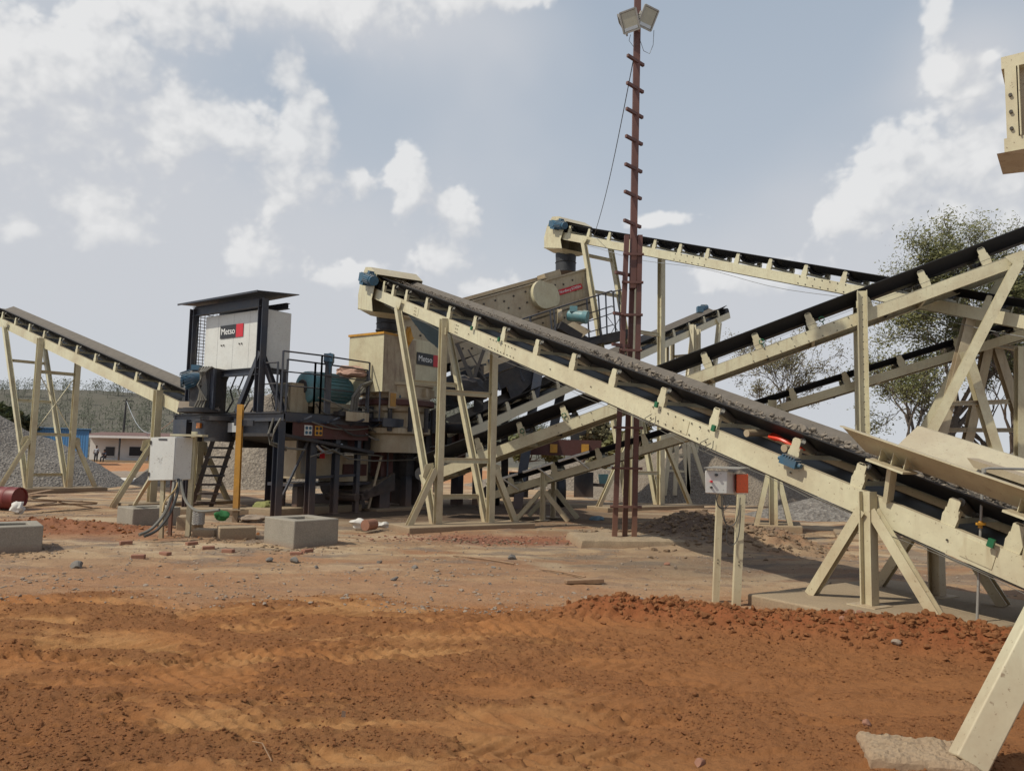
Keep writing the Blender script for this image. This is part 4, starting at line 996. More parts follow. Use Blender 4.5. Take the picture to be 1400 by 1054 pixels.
for i in range(20):
    a_ = 2*PI*i/20; ax_ = (m1-m0).normalized(); t_, s_1, u_1 = basis(ax_); r_ = s_1*math.cos(a_)+u_1*math.sin(a_); b.boxm((m0+m1)/2+r_*.235, ax_*.15, r_*.014, ax_.cross(r_)*.004)
b.build('motor', M['bluem'], du)
for k in range(4):
    x0_ = dcu.x-.12+.08*k; b = MB(); y_ = dcu.y-.42-.02*k
    b.tube([(x0_, y_, ZD+.12), (x0_+.10, y_-.05, ZD+.3), (x0_+.16-.1*k, y_-.08, ZD+.7), (x0_+.12-.03*k, y_-.06, ZD+1.05), (x0_+.15, y_+.04, ZD+1.2), (x0_+.2, y_+.2, ZD+1.15)], .028, 7).build('hose', M['hoseg'], du)
MB().prism([P(243, 560, 20.6), P(300, 562, 20.5), P(296, 552, 21.3), P(245, 551, 21.2)], (0, 0, .05)).build('spill_tray', M['dark'], du)
# ---------------- big teal motor
ms = thing('electric_motor', L(.7, 1.9, ZD+.2), 'big teal electric motor lying behind the railings on the platform', 'motor')
MB().lathe(L(.65, 1.2, 3.42), [(.18, -.06), (.19, -.02), (.34, .0), (.43, .06), (.45, .2), (.45, .42), (.41, .46), (.41, 1.4), (.36, 1.5), (.1, 1.52)], 30, qv).build('casing', M['teal'], ms)
b = MB(); 
for i in range(26):
    a_ = 2*PI*i/26; r_ = pv*math.cos(a_)+ZV*math.sin(a_); b.boxm(L(.65, 2.1, 3.42)+r_*.43, qv*.42, r_*.03, qv.cross(r_)*.006)
b.build('cooling_fin', M['teal'], ms)
MB().lathe(L(.65, 1.2, 3.42), [(.19, -.075), (.20, -.05), (.14, -.03)], 24, qv).build('fan_cowl', M['dark'], ms)
lbox(.25, 1.05, 1.35, 2.6, 2.9, 3.02).build('base_frame', M['cream_d'], ms); lbox(.3, .42, 1.4, 2.5, ZD, 2.92).build('foot', M['cream_d'], ms); lbox(.9, 1.02, 1.4, 2.5, ZD, 2.92).build('foot', M['cream_d'], ms)
bl = MB().tube([L(.0, 1.45, 3.35), L(-.05, 1.48, 4.2), L(-.03, 1.45, 4.33)], [.05, .09, .05], 10).box(L(-.03, 1.45, 4.2), .24, .2, .22)
single('lubricator', bl, M['bluem'], 'small blue fitting perched on the top rail above the teal motor', 'fitting')
# cloth bundles
def blob(name, c, r, mat, label, seed, cat, sub=3):
    b_ = bmesh.new(); bmesh.ops.create_icosphere(b_, subdivisions=sub, radius=1); vs = [v.co.copy() for v in b_.verts]; fs = [tuple(v.index for v in f.verts) for f in b_.faces]; b_.free()
    out = []
    for v in vs:
        k = 1+.45*mnoise.noise(v*1.6+V((seed, 0, 0)))+.15*mnoise.noise(v*4+V((seed, 5, 0))); w = V((v.x*r[0], v.y*r[1], v.z*r[2]))*k; out.append(V(c)+w)
    m = MB(); m.add(out, fs); return single(name, m, M[mat], label, cat)
blob('cloth_bundle', L(.35, 2.6, 3.95), (.48, .28, .17), 'pinkcl', 'crumpled pinkish sheet draped behind the railing by the feed hopper', 3, 'cloth')
blob('cloth_bundle', L(-.75, 3.75, 5.05), (.11, .11, .30), 'yellow', 'ochre cloth hanging at the conveyor head above the hopper', 5, 'cloth')
# ---------------- cone crusher
cc = L(.1, 4.25, 0)
cr = thing('cone_crusher', (cc.x, cc.y, 1.9), 'dusty cone crusher under a tall cream feed hopper with black and red nameplate', 'crusher')
MB().lathe(cc+V((0, 0, 1.7)), [(.85, 0), (.85, .5), (1.05, .55), (1.05, .7), (.9, .75), (.88, 1.15), (1.0, 1.2), (1.0, 1.32), (.95, 1.4)], 36).build('lower_frame', M['cream_d'], cr)
MB().lathe(cc+V((0, 0, 3.05)), [(1.12, 0), (1.14, .02), (1.14, .16), (1.08, .2), (1.0, .22)], 36).build('adjustment_ring', M['maroon'], cr)
MB().lathe(cc+V((0, 0, 3.24)), [(1.0, 0), (1.02, .38), (1.10, .40), (1.10, .48), (.85, .5)], 36).build('bowl', M['cream_d'], cr)
for i in range(12):
    a_ = 2*PI*i/12; r_ = V((math.cos(a_), math.sin(a_), 0)); MB().cyl(cc+r_*1.12+V((0, 0, 2.3)), cc+r_*1.12+V((0, 0, 3.0)), .07, 10).build('tramp_cylinder', M['dark'], cr); MB().boxm(cc+r_*1.06+V((0, 0, 3.45)), r_*.07, V((-r_.y, r_.x, 0))*.05, ZV*.12).build('clamp', M['cream_d'], cr)
a0, a1, b0, b1 = -.6, .78, 2.92, 5.55
z0, z1 = 3.40, 5.06
hp = MB()
for (x0_, x1_, y0_, y1_) in ((a0, a1, b0, b0+.02), (a0, a1, b1-.02, b1), (a0, a0+.02, b0+.02, b1-.02), (a1-.02, a1, b0+.02, b1-.02)):
    q_ = lbox(x0_, x1_, y0_, y1_, z0, z1); hp.add(q_.v, q_.f)
q_ = lbox(a0+.02, a1-.02, b0+.02, b1-.02, z0, z0+.05); hp.add(q_.v, q_.f)
hop = hp.build('feed_hopper', M['cream'], cr)
# dusty stain panel part of right face: thin plate
lbox(a0-.006, a0-.001, b0+.02, b0+1.35, z0+.01, z1-.05).build('dust_streaks', M['cream_r'], hop)
q_ = lbox(a0-.03, a1+.03, b0-.035, b0+.06, z1-.03, z1+.03); q2 = lbox(a0-.035, a0+.06, b0+.06, b0+1.2, z1-.03, z1+.028); q_.add(q2.v, q2.f); q_.build('rim', M['yellow'], hop)
badge(hop, L(a0-.02, 4.80, 4.50), qv, ZV-qv*0, 1.0, .36, 'Metso', redfrac=.26, tsize=.25)
tag(hop, None)
st = lbox(-.99, -.98, 3.3, 4.2, 3.25, 3.72); 
st = lbox(-.66, -.64, 3.15, 4.6, 2.95, 3.42).build('guard_plate', M['cream_d'], cr)
lbox(-.675, -.662, 3.2, 3.42, 3.0, 3.38).build('warning_sign', M['yellow'], st)
b = MB()
for i in range(5): b.cyl(L(-.665, 3.52+.09*(i % 3), 3.10+.10*(i//2)), L(-.672, 3.52+.09*(i % 3), 3.10+.10*(i//2)), .055, 9)
b.build('sign_symbol', M['bluem'], st)
MB().lathe(L(-.67, 4.2, 3.18), [(.10, 0), (.13, .02), (.10, .03)], 16, pv).build('sign_ring', M['yellow'], st)
# tarpaulin (bluish sheet) under the conveyor by the hopper
b = MB(); pa = P(552, 424, 20.7); pb = P(613, 446, 20.0); pc = P(610, 483, 20.6); pd = P(582, 462, 20.9)
gr = 10; vs = []; fs = []
for i in range(gr+1):
    for j in range(gr+1):
        u_, v_ = i/gr, j/gr; p_ = pa.lerp(pb, u_).lerp(pd.lerp(pc, u_), v_); p_ = p_+V((0, 0, -.05*math.sin(PI*u_)*(1-.3*v_)+.05*mnoise.noise(V((u_*6, v_*6, 0))))); vs.append(p_)
for i in range(gr):
    for j in range(gr): fs.append((i*(gr+1)+j, i*(gr+1)+j+1, (i+1)*(gr+1)+j+1, (i+1)*(gr+1)+j))
b.add(vs, fs); M['tarp'] = simple('blue_grey_tarp', (.10, .16, .20), .5, 3, .35)
single('tarpaulin', b, M['tarp'], 'blue-grey sheet sagging from the conveyor over the hopper corner', 'tarpaulin')
# hoses by motor/crusher
for k, (off, l) in enumerate(((0, 'front grey hose arching from the deck to the crusher beside the teal motor'), (.15, 'rear grey hose arching behind its twin beside the teal motor'), (.3, 'third grey hose next to the crusher body'))):
    b = MB(); b.tube([L(-.15+off*.4, 2.2+off, ZD), L(-.18+off*.4, 2.22+off, 3.2), L(-.2+off*.4, 2.5+off, 3.55), L(-.2, 3.1+off, 3.75)], .04, 8); single('hose', b, M['hoseg'], l, 'hose')
# ---------------- cream unit under the platform
hy = thing('lubrication_unit', L(.6, 1.6, 0), 'cream lubrication box on dark legs below the platform with a small black and red nameplate', 'lubrication unit')
lbox(.4, 1.3, .85, 2.3, .95, 1.98).build('tank', M['cream_d'], hy, bevel=.02); lbox(.42, 1.2, 2.32, 3.5, .85, 1.6).build('side_box', M['cream_d'], hy, bevel=.02)
badge(hy, L(.385, 1.55, 1.60), qv, ZV, .52, .2, 'Metso', redfrac=.35, tsize=.13)
lbox(.37, .41, 2.5, 3.4, 1.02, 1.35).build('red_plate', M['maroon'], hy)
lbox(.35, 1.4, .75, 3.6, .76, .84).build('base_frame', M['navy'], hy)
for aa, bb in ((.6, 1.1), (1.0, 1.5), (1.1, .9), (.5, 3.3)): lbox(aa, aa+.2, bb, bb+.2, 0, .74).build('leg', M['navy'], hy)
lbox(.39, .397, 1.0, 1.15, 1.1, 1.75).build('gauge_panel', M['tin'], hy)
b = MB(); b.tube([L(-.1, -.1, 2.5), L(.0, -.2, 2.2), L(.1, -.2, 1.9), L(-.05, .2, 1.75), L(-.1, .7, 1.72)], .03, 6); b.tube([L(.15, -.12, 2.5), L(.2, -.22, 2.1), L(.15, -.2, 1.85), L(.0, .2, 1.7)], .03, 6)
b.tube([L(-.1, .9, 1.55), L(-.15, 1.6, 1.75), L(-.15, 2.2, 1.5), L(-.1, 3.2, 1.45), L(-.1, 5, 1.5)], .022, 6)
single('cable_bundle', b, M['hoseg'], 'grey cables looping down at the near corner of the platform', 'cables')
# discharge pan and clutter below crusher
dp = thing('discharge_chute', L(.4, 4, .2), 'dark discharge chute and rollers in the shade below the crusher', 'chute')
MB().prism([L(.0, 2.9, .35), L(.0, 4.2, .6), L(.0, 4.2, 1.1), L(.0, 2.9, .5)], -pv*1.2).build('pan', M['dark'], dp)
b = MB(); [b.cyl(L(.0, 2.7+.35*k, .42+.1*k), L(1.2, 2.7+.35*k, .42+.1*k), .11, 12) for k in range(3)]; b.build('roller', M['dark'], dp)
lbox(-.2, 1.3, 5.3, 5.5, .9, 2.4).build('rear_plate', M['dark'], dp)
lbox(.2, 3.0, 5.5, 5.6, .1, 2.4).build('rubber_curtain', M['dark'], dp)
# footing beams under platform
slab(rect((L(.9, 1.7).x, L(.9, 1.7).y), qv, 1.6, .5), .2, -.1, M['conc2'], 'low footing in the shade under the cream lubrication box')
slab(rect((L(.5, 4.6).x, L(.5, 4.6).y), qv, 1.2, .6), .08, -.1, M['conc2'], 'footing in deep shade below the cone crusher columns')
slab(rect((G(225, 716).x, 20.3), (.9, .2), 1.0, .3), .16, -.1, M['conc2'], 'low kerb-like footing behind the mesh sleeve')
random.seed(77)
for i in range(14):     # pipes and hoses strapped along the deck edge and chassis
    b0_ = random.uniform(.3, 5.5); z_ = random.choice((1.75, 1.95, 2.15, 2.35, 2.85, 3.0)); ln_ = random.uniform(.8, 2.6); a_ = random.uniform(-.12, .0); r_ = random.choice((.018, .024, .035))
    pt5 = [L(a_, b0_, z_+.1), L(a_-.04, b0_+ln_*.25, z_-random.uniform(0, .15)), L(a_-.02, b0_+ln_*.6, z_-random.uniform(0, .2)), L(a_, b0_+ln_, z_+random.uniform(-.2, .15))]
    MB().tube(smooth_(pt5), r_, 6).build('pipe' if r_ > .03 else 'hose', M[random.choice(('hose', 'hoseg', 'dark', 'zinc'))], plat)
for i in range(12):     # vertical conduits and brackets below the deck
    b0_ = random.uniform(2.6, 7.5); a_ = random.uniform(-.1, 1.6); w_ = random.uniform(.03, .09)
    lbox(a_, a_+w_, b0_, b0_+w_, random.uniform(.05, .9), random.uniform(1.7, 2.5)).build('conduit', M[random.choice(('dark', 'navy', 'cream_d', 'maroon'))], plat)
for i in range(10):
    b0_ = random.uniform(3.0, 6.6); lbox(-.3+random.uniform(-.2, .3), .1, b0_, b0_+random.uniform(.1, .35), ZD, ZD+random.uniform(.15, .5)).build('fitting', M[random.choice(('cream_d', 'dark', 'tin', 'maroon'))], cr)
for bb in (.5, 1.4, 2.3, 3.2, 4.1, 5.0): MB().bar(L(-.05, bb, ZD-.25), L(-.55, bb+.02, ZD-.1), .05, .05).build('cantilever_bracket', M['navy'], plat)
MB().bar(L(.1, .2, .5), L(.1, 1.1, 2.2), .05, .05).build('brace', M['navy'], plat); MB().bar(L(.1, 1.1, 1.0), L(.1, 2.75, 1.05), .07, .07).build('tie_beam', M['navy'], plat)
MB().bar(L(.15, 3.3, .1), L(.0, 3.6, 1.6), .06, .06).build('brace', M['cream_d'], plat)
eu = thing('pump_set', L(2.0, 3.0, .1), 'dark pump set with round motor tucked in shade behind the lubrication box', 'pump')
MB().cyl(L(1.6, 3.0, .7), L(1.6, 3.8, .7), .28, 18).build('casing', M['dark'], eu); lbox(1.2, 2.0, 2.8, 4.0, .1, .45).build('skid', M['navy'], eu)
# ---------------- vibrating screen
S1 = P(612, 421, 24.6); S2 = P(804, 367, 27.4)
sx = (S2-S1).normalized(); sxh = V((sx.x, sx.y, 0)).normalized(); sn = V((-sxh.y, sxh.x, 0)); sn = sn if sn.y > 0 else -sn; su = sn.cross(sx); su = su if su.z > 0 else -su
Ls = (S2-S1).length
scr = thing('vibrating_screen', (S1.x+3, S1.y+1, 4.5), 'large dusty inclined screen box with a round drum cover and a long red nameplate', 'screen')
def sp_(x, w, h): return S1+sx*x+sn*w+su*h
def splate(w0):
    prf = [(-1.8, 0), (Ls, 0), (Ls+.0, -.5), (Ls-.15, -1.1), (Ls-.25, -1.75), (Ls-1.6, -1.95), (Ls*.45, -1.75), (-1.8, -1.7)]
    return MB().prism([sp_(x, w0, h) for x, h in prf], sn*.02)
b = splate(0); b.bar(sp_(-1.8, -.03, .0), sp_(Ls, -.03, .0), .09, .05, su); side = b.build('side_plate', M['cream_d'], scr)
b = splate(2.0); b.build('side_plate', M['cream_d'], scr)
b = MB(); b.boxm(sp_(Ls/2-.9, 1.0, -1.2), sx*(Ls/2+.9), sn*1.0, su*.03); b.build('screen_deck', M['dark'], scr)
b = MB(); b.boxm(sp_(Ls/2-1.2, 1.0, .08), sx*(Ls/2-.6), sn*.95, su*.02); b.boxm(sp_(Ls/2-.8, .85, .16), sx*(Ls/2-.6), sn*.06, su*.05); b.boxm(sp_(Ls-1.5, .35, .12), sx*.35, sn*.25, su*.12)
b.build('top_cover', M['cream_d'], scr)
b = MB(); random.seed(3)
for i in range(16):
    for h in (-.25, -.62, -1.05, -1.45):
        x = -1.2+i*.42+random.uniform(-.08, .08); hh_ = h+random.uniform(-.06, .06)
        if x < Ls-.3: c_ = sp_(x, -.002, hh_); b.cyl(c_, c_-sn*.03, .035, 6)
b.build('bolt_row', M['bolt'], scr)
# capsule drum cover
cxp = VP(739, 404, S1, sxh); xo = (cxp-S1).dot(sx); ho = (cxp-S1).dot(su)
cap_ = [sp_(xo+.46*math.cos(a_), 0, ho+.50*math.sin(a_)) for a_ in [PI*.5+PI*i/14 for i in range(15)]]+[sp_(xo+.35+.25*math.cos(a_), 0, ho-.1+.4*math.sin(a_)) for a_ in [-PI*.5+PI*i/10 for i in range(11)]]
MB().prism([p_-sn*.26 for p_ in cap_], sn*.26).build('drum_cover', M['cream'], scr)
zc = VP(778, 397, S1, sxh); zx = (zc-S1).dot(sx); zh = (zc-S1).dot(su)
npl = MB().boxm(sp_(zx, -.03, zh+.02), sx*.58, su*.095, sn*.006).build('nameplate', M['red'], scr)
MB().boxm(sp_(zx-.53, -.036, zh+.02), sx*.05, su*.095, sn*.006).build('black_end', M['black'], npl)
text('Nordberg SCREEN', .125, sp_(zx+.04, -.042, zh+.02), sx, su, M['lettering'], npl)
# inclined handrail & motor deck at right of the screen
sd = thing('screen_deck_walkway', (P(800, 480, 26.2).x, 26.2, 5), 'dark inclined walkway and railing with a green-grey motor beside the screen', 'walkway')
hr = [P(712, 437, 25.4), P(790, 412, 26.2), P(836, 398, 27.0), P(840, 400, 28.3)]
b = MB(); b.tube(hr, .03, 8); b.tube([p_-V((0, 0, .55)) for p_ in hr[1:]], .022, 6)
for (px, pt_, pb_, Y) in ((724, 434, 450, 25.5), (752, 424, 470, 25.8), (757, 423, 470, 25.8), (802, 408, 470, 26.4), (818, 404, 462, 26.7), (838, 400, 455, 27.2)):
    b.bar(P(px, pt_, Y), P(px+4, pb_, Y), .07, .05)
b.tube([P(803, 440, 26.5), P(838, 428, 27.1)], .02, 6); b.tube([P(803, 455, 26.5), P(838, 444, 27.1)], .02, 6); b.bar(P(828, 402, 26.9), P(830, 458, 26.9), .05, .05); b.bar(P(846, 398, 27.6), P(848, 452, 27.6), .05, .05); b.tube([P(836, 399, 27.0), P(852, 396, 27.8)], .025, 6)
b.tube([P(828, 430, 27), P(852, 462, 27)], .012, 5); b.tube([P(853, 425, 27), P(832, 462, 27)], .012, 5); b.build('railing', M['navy'], sd)
MB().boxm(P(826, 462, 27.2), V((.9, .5, .28)), V((-.2, .6, 0)), V((0, 0, .10))).build('walkway_deck', M['dark'], sd)
b = MB(); b.boxm(P(800, 472, 26.8), V((1.4, .5, .35)), V((-.3, .9, 0)), V((0, 0, .08))); b.boxm(P(780, 458, 26.2), V((.5, .2, -.25)), V((-.1, .4, 0)), V((.05, 0, .12))); b.build('walkway_deck', M['dark'], sd)
mm0 = P(790, 432, 26.0); MB().cyl(P(778, 431, 26.2), P(799, 433, 25.9), .20, 18).cyl(P(797, 433, 25.9), P(803, 434, 25.85), .23, 18).box(P(784, 423, 26), .25, .2, .2).build('motor', M['teal'], sd)
MB().cyl(P(762, 433, 26.2), P(768, 433, 26.2), .26, 18).build('belt_guard', M['cream_d'], sd)
MB().prism([P(772, 446, 25.9), P(795, 462, 25.9), P(808, 452, 25.9), P(785, 440, 25.9)], (-.2, .5, 0)).build('motor_base', M['cream_d'], sd)
# support frame of screen
sf = thing('screen_support_frame', (P(700, 560, 25).x, 25, 0), 'dark steel frame holding the screen above the trailer', 'support frame')
b = MB(); b.bar(P(600, 528, 24.4), P(765, 465, 26.6), .2, .38); b.bar(P(600, 505, 26.6), P(765, 450, 28.6), .2, .38); b.build('girder', M['navy'], sf)
MB().bar(P(608, 552, 24.2), P(768, 486, 26.4), .2, .50).build('side_girder', M['dark'], sf); MB().bar(P(640, 520, 25.4), P(760, 472, 27.0), 1.6, .12).build('side_girder', M['navy'], sf)
for px_ in (640, 668, 700, 730): MB().bar(P(px_, 500-(px_-640)*.3, 24.2+(px_-608)*.014), P(px_+16, 545-(px_-640)*.4, 24.2+(px_-608)*.014), .08, .08).build('web_member', M['navy'], sf)
MB().bar(P(742, 470, 26.0), P(706, 700, 24.6), .3, .3, V((0, 1, 0))).build('column', M['navy'], sf); MB().bar(P(770, 520, 27.2), P(757, 585, 26.8), .3, .3, V((0, 1, 0))).build('column', M['navy'], sf)
MB().bar(P(655, 500, 24.5), P(652, 690, 24.5), .3, .3, V((0, 1, 0))).build('column', M['dark'], sf); MB().bar(P(690, 500, 27), P(690, 680, 27), .25, .3, V((0, 1, 0))).build('column', M['dark'], sf)
b = MB(); b.bar(P(625, 470, 24.0), P(655, 545, 24.0), .12, .12); b.bar(P(668, 460, 24.0), P(640, 540, 24.0), .1, .1); b.bar(P(628, 505, 24.0), P(665, 498, 24.0), .06, .06); b.bar(P(640, 478, 24), P(665, 520, 24), .05, .05)
b.bar(P(676, 490, 24.0), P(740, 470, 24.4), .05, .05); b.bar(P(676, 505, 24.0), P(745, 480, 24.4), .14, .2); b.build('lattice', M['dark'], sf)
MB().prism([P(615, 500, 24.6), P(690, 470, 25.4), P(720, 480, 25.6), P(690, 520, 25.2), P(620, 552, 24.6)], (0, 1.9, 0)).build('underpan', M['cream_d'], sf)
MB().prism([P(690, 520, 25.2), P(748, 486, 26), P(752, 500, 26), P(700, 550, 25.2)], (0, 1.6, 0)).build('collecting_chute', M['dark'], sf)
blob('hose_tangle', P(640, 532, 23.6), (.55, .3, .42), 'dark', 'tangle of black hoses where the screen meets the crusher deck', 9, 'hoses')
# ---------------- trailer behind
Yt = 25.5
tr = thing('trailer', (P(770, 640, Yt).x, Yt, 0), 'dark red trailer rear with amber lamps and mud flaps behind the mast', 'trailer')
zt = P(780, 612, Yt).z
xa, xb_ = P(700, 612, Yt).x, P(822, 612, Yt).x
MB().boxm(V(((xa+xb_)/2, Yt, zt)), V(((xb_-xa)/2, 0, 0)), V((0, .06, 0)), V((0, 0, .26))).build('rear_beam', M['maroon'], tr)
MB().boxm(V(((xa+xb_)/2-1, Yt+2.5, zt)), V(((xb_-xa)/2, 0, 0)), V((0, 2.4, 0)), V((0, 0, .15))).build('chassis', M['dark'], tr)
for px in (757, 800): 
    c_ = P(px, 613, Yt-.09); MB().boxm(c_, V((.12, 0, 0)), V((0, .02, 0)), V((0, 0, .14))).build('lamp', M['yellow'], tr)
c_ = P(828, 627, Yt-.3); MB().boxm(c_, V((.2, 0, 0)), V((0, .02, 0)), V((0, 0, .09))).build('lamp', M['amber'], tr)
for px in (779, 690):
    c_ = P(px, 655, Yt+.4); w_ = MB().lathe(V((c_.x-.3, c_.y, .52)), [(.2, -.15), (.47, -.15), (.52, -.10), (.52, .10), (.47, .15), (.2, .15)], 26, V((1, 0, 0))).build('wheel', M['rubber'], tr); MB().lathe(V((c_.x-.3, c_.y, .52)), [(.02, -.12), (.26, -.12), (.26, .12), (.02, .12)], 20, V((1, 0, 0))).build('rim', M['maroon'], w_)
for px in (797, 708):
    a_ = P(px-12, 645, Yt-.2); c_ = P(px+14, 680, Yt-.2); MB().boxm((a_+c_)/2, V(((c_.x-a_.x)/2, 0, 0)), V((0, .01, 0)), V((0, 0, (a_.z-c_.z)/2))).build('mud_flap', M['dark'], tr)
MB().bar(P(805, 662, Yt-.1), P(832, 664, Yt-.1), .08, .1).build('bumper_bar', M['dark'], tr); MB().prism([P(818, 648, Yt), P(832, 648, Yt), P(828, 668, Yt), P(820, 664, Yt)], (0, .1, 0)).build('side_flap', M['teal'], tr)
MB().bar(P(786, 574, 26), P(786, 603, 26), .28, .28, V((0, 1, 0))).lathe(P(796, 590, 25.8), [(.08, 0), (.14, .02), (.08, .04)], 14, V((0, -1, 0))).build('spare_mount', M['dark'], tr)
# lower conveyors glimpsed under the crusher (belt tail box)
# ------------------------------------------------------------------ white enclosure on posts
g1 = G(207, 738); Ye = 14.6
en = thing('electrical_enclosure', (P(235, 730, Ye).x, Ye, 0), 'pale grey electrical enclosure on cream posts with cables running to the ground', 'enclosure')
e0 = P(207, 598, Ye); e1 = P(241, 597, Ye-.12); e2 = P(264, 600, Ye+.32)
hgt = e0.z-P(204, 657, Ye).z
xd = (e1-e0); xd.z = 0; dd = (e2-e1); dd.z = 0
bx = MB().prism([e0, e1, e1+dd, e0+dd], (0, 0, -hgt)).build('box', M['white'], en, bevel=.012)
dl = MB().prism([e0+xd*.01-V((0, .012, 0)), e1-xd*.01-V((0, .012, 0)), e1-xd*.01-V((0, .03, 0)), e0+xd*.01-V((0, .03, 0))], (0, 0, -hgt*.99)).build('door', M['white'], en, bevel=.004)
for k in (.12, .85): MB().boxm(e0+V((.015, -.04, -hgt*k)), V((.012, 0, 0)), V((0, .01, 0)), V((0, 0, .035))).build('hinge', M['bolt'], dl)
c_ = (e0+e1)/2+V((0, -.035, -.045)); MB().boxm(c_, xd*.17, V((0, .004, 0)), V((0, 0, .014))).build('label_plate', M['black'], dl)
random.seed(11); b = MB()
for k in range(16):
    a_ = random.uniform(0, 6.28); rr_ = random.uniform(.0, .12); q_ = (e0+e1)/2+V((rr_*math.cos(a_)*1.1, -.034, -.42+rr_*math.sin(a_))); b.box(q_, random.uniform(.008, .03), .003, .006)
b.build('smudge', M['tin'], dl)
MB().boxm((e1+e2)/2+V((.04, .1, .05)), V((.30, .02, 0)), V((-.0, .14, 0)), V((0, 0, .02))).build('rain_hood', M['cream'], en)
def post_e(a, c_, Y, w=.09, mat='cream'):
    p_ = P(*a, Y); q_ = P(*c_, Y); MB().cbeam(V((q_.x, q_.y, -.05)), p_, w, w, V((0, 1, 0)), 1, .01).build('post', M[mat], en)
post_e((266, 590), (257, 731), Ye-.05+.45, .085); post_e((223, 652), (221, 727), Ye+.05, .07); 
post_e((236, 655), (234, 700), Ye+.5, .06, 'rust')
MB().bar(P(214, 640, Ye+.6), P(184, 690, Ye+2.0), .07, .05).build('stay', M['cream'], en)
gx = G(195, 729)
cabs = [([(238, 655), (236, 672), (226, 700), (208, 722), (190, 731)], .03, 'hoseg', 'left grey cable of the bundle running from the enclosure into the ground'),
        ([(244, 655), (242, 675), (232, 702), (215, 724), (197, 733)], .028, 'hose', 'right black cable of the bundle running from the enclosure into the ground'),
        ([(243, 656), (240, 668), (226, 684), (222, 700)], .014, 'wirey', 'thin tan cable curling below the enclosure'),
        ([(247, 656), (252, 680), (262, 694), (275, 699), (300, 697)], .028, 'hoseg', 'cable sweeping right from the enclosure toward the mesh sleeve')]
for pts_, r_, mt, l in cabs:
    n_ = len(pts_); P3 = [P(x, y, Ye-.05-.18*i) for i, (x, y) in enumerate(pts_)]
    if 'ground' in l: P3[-1].z = max(P3[-1].z, .03)
    # smooth
    out = []
    for i in range(n_-1):
        pm = P3[max(i-1, 0)]; pa_ = P3[i]; pb_ = P3[i+1]; pn = P3[min(i+2, n_-1)]
        for k in range(6):
            t_ = k/6; out.append(.5*((2*pa_)+(pb_-pm)*t_+(2*pm-5*pa_+4*pb_-pn)*t_*t_+(-pm+3*pa_-3*pb_+pn)*t_**3))
    out.append(P3[-1]); b = MB(); b.tube(out, r_, 7); single('power_cable', b, M[mt], l, 'cable', 'cables of the pale enclosure')
gs = G(270, 726); b = MB(); Nn = 16
ms_ = thing('mesh_sleeve', (gs.x, gs.y, 0), 'perforated metal sleeve standing upright on a pale plinth', 'sleeve'); MB().cyl((gs.x, gs.y, .14), (gs.x, gs.y, .42), .12, 20).build('sleeve', M['zinc'], ms_)
for i in range(10):
    for sg in (-1, 1):
        b.tube([(gs.x+.125*math.cos(i*2*PI/10+sg*k*.35), gs.y+.125*math.sin(i*2*PI/10+sg*k*.35), .14+k*.028) for k in range(11)], .005, 4)
b.build('wire_mesh', M['tin'], ms_)
# green & moss cloths, grey mound
blob('green_cloth', P(303, 704, 17.0), (.17, .1, .10), 'greencl', 'bright green crumpled plastic near the yellow jack', 21, 'cloth')
blob('covered_heap', V((G(362, 703).x, G(362, 703).y, .12)), (.32, .3, .26), 'mosscl', 'yellow-green cloth-covered heap left of the platform post', 25, 'cloth')
blob('grey_sack', V((G(345, 712).x, G(345, 712).y, .06)), (.34, .25, .10), 'stoneb', 'slumped grey sack before the yellow-green heap', 28, 'sack')
blob('white_sack', V((G(490, 722).x, G(490, 722).y, .10)), (.17, .10, .11), 'cloth', 'torn white sack lying right of the middle concrete block', 31, 'sack')
blob('white_sack', V((G(523, 722).x, G(523, 722).y, .07)), (.16, .10, .07), 'cloth', 'flattened white sack beside the round brown drum', 33, 'sack')
g = G(505, 725); MB_ = MB().cyl((g.x-.10, g.y, .11), (g.x+.05, g.y+.28, .11), .12, 20); single('small_drum', MB_, M['brick'], 'small round brown drum lying between two white sacks', 'drum')
blob('blue_sack', V((G(816, 712).x, G(816, 712).y, .05)), (.18, .12, .08), 'tarp', 'small dark blue rag on the ground left of the mast', 36, 'cloth')
for (a, c_, r_, l) in (((620, 761), (703, 772), .013, 'long thin pale pole lying on the ground left of the dark board'), ((738, 781), (800, 792), .013, 'thin pale pole touching the dark board'),):
    p_, q_ = G(*a), G(*c_); p_.z = q_.z = hz(p_.x, p_.y)+.02; single('fallen_pole', MB().tube([p_, p_.lerp(q_, .5)+V((0, 0, .015)), q_], r_, 6), M['wood'], l, 'pole')
p_, q_ = G(773, 799), G(824, 798); single('dark_board', MB().bar(p_+V((0, 0, .04)), q_+V((0, 0, .05)), .12, .05), M['wood'], 'short dark board lying in front of the mast', 'board', bevel=.008)
p_ = G(469, 984); single('plastic_scrap', MB().add([p_+V((-.012, 0, .02)), p_+V((.012, .01, .015)), p_+V((.015, .0, .055)), p_+V((-.008, -.005, .06))], [(0, 1, 2, 3)]), M['zinc'], 'tiny shiny scrap on the orange soil', 'litter')
p_ = G(355, 1032); single('dry_twig', MB().tube([G(345, 1018)+V((0, 0, .02)), G(358, 1028)+V((0, 0, .05)), G(371, 1045)+V((0, 0, .02))], .003, 5), M['wood'], 'dry bent twig near the bottom edge', 'twig')
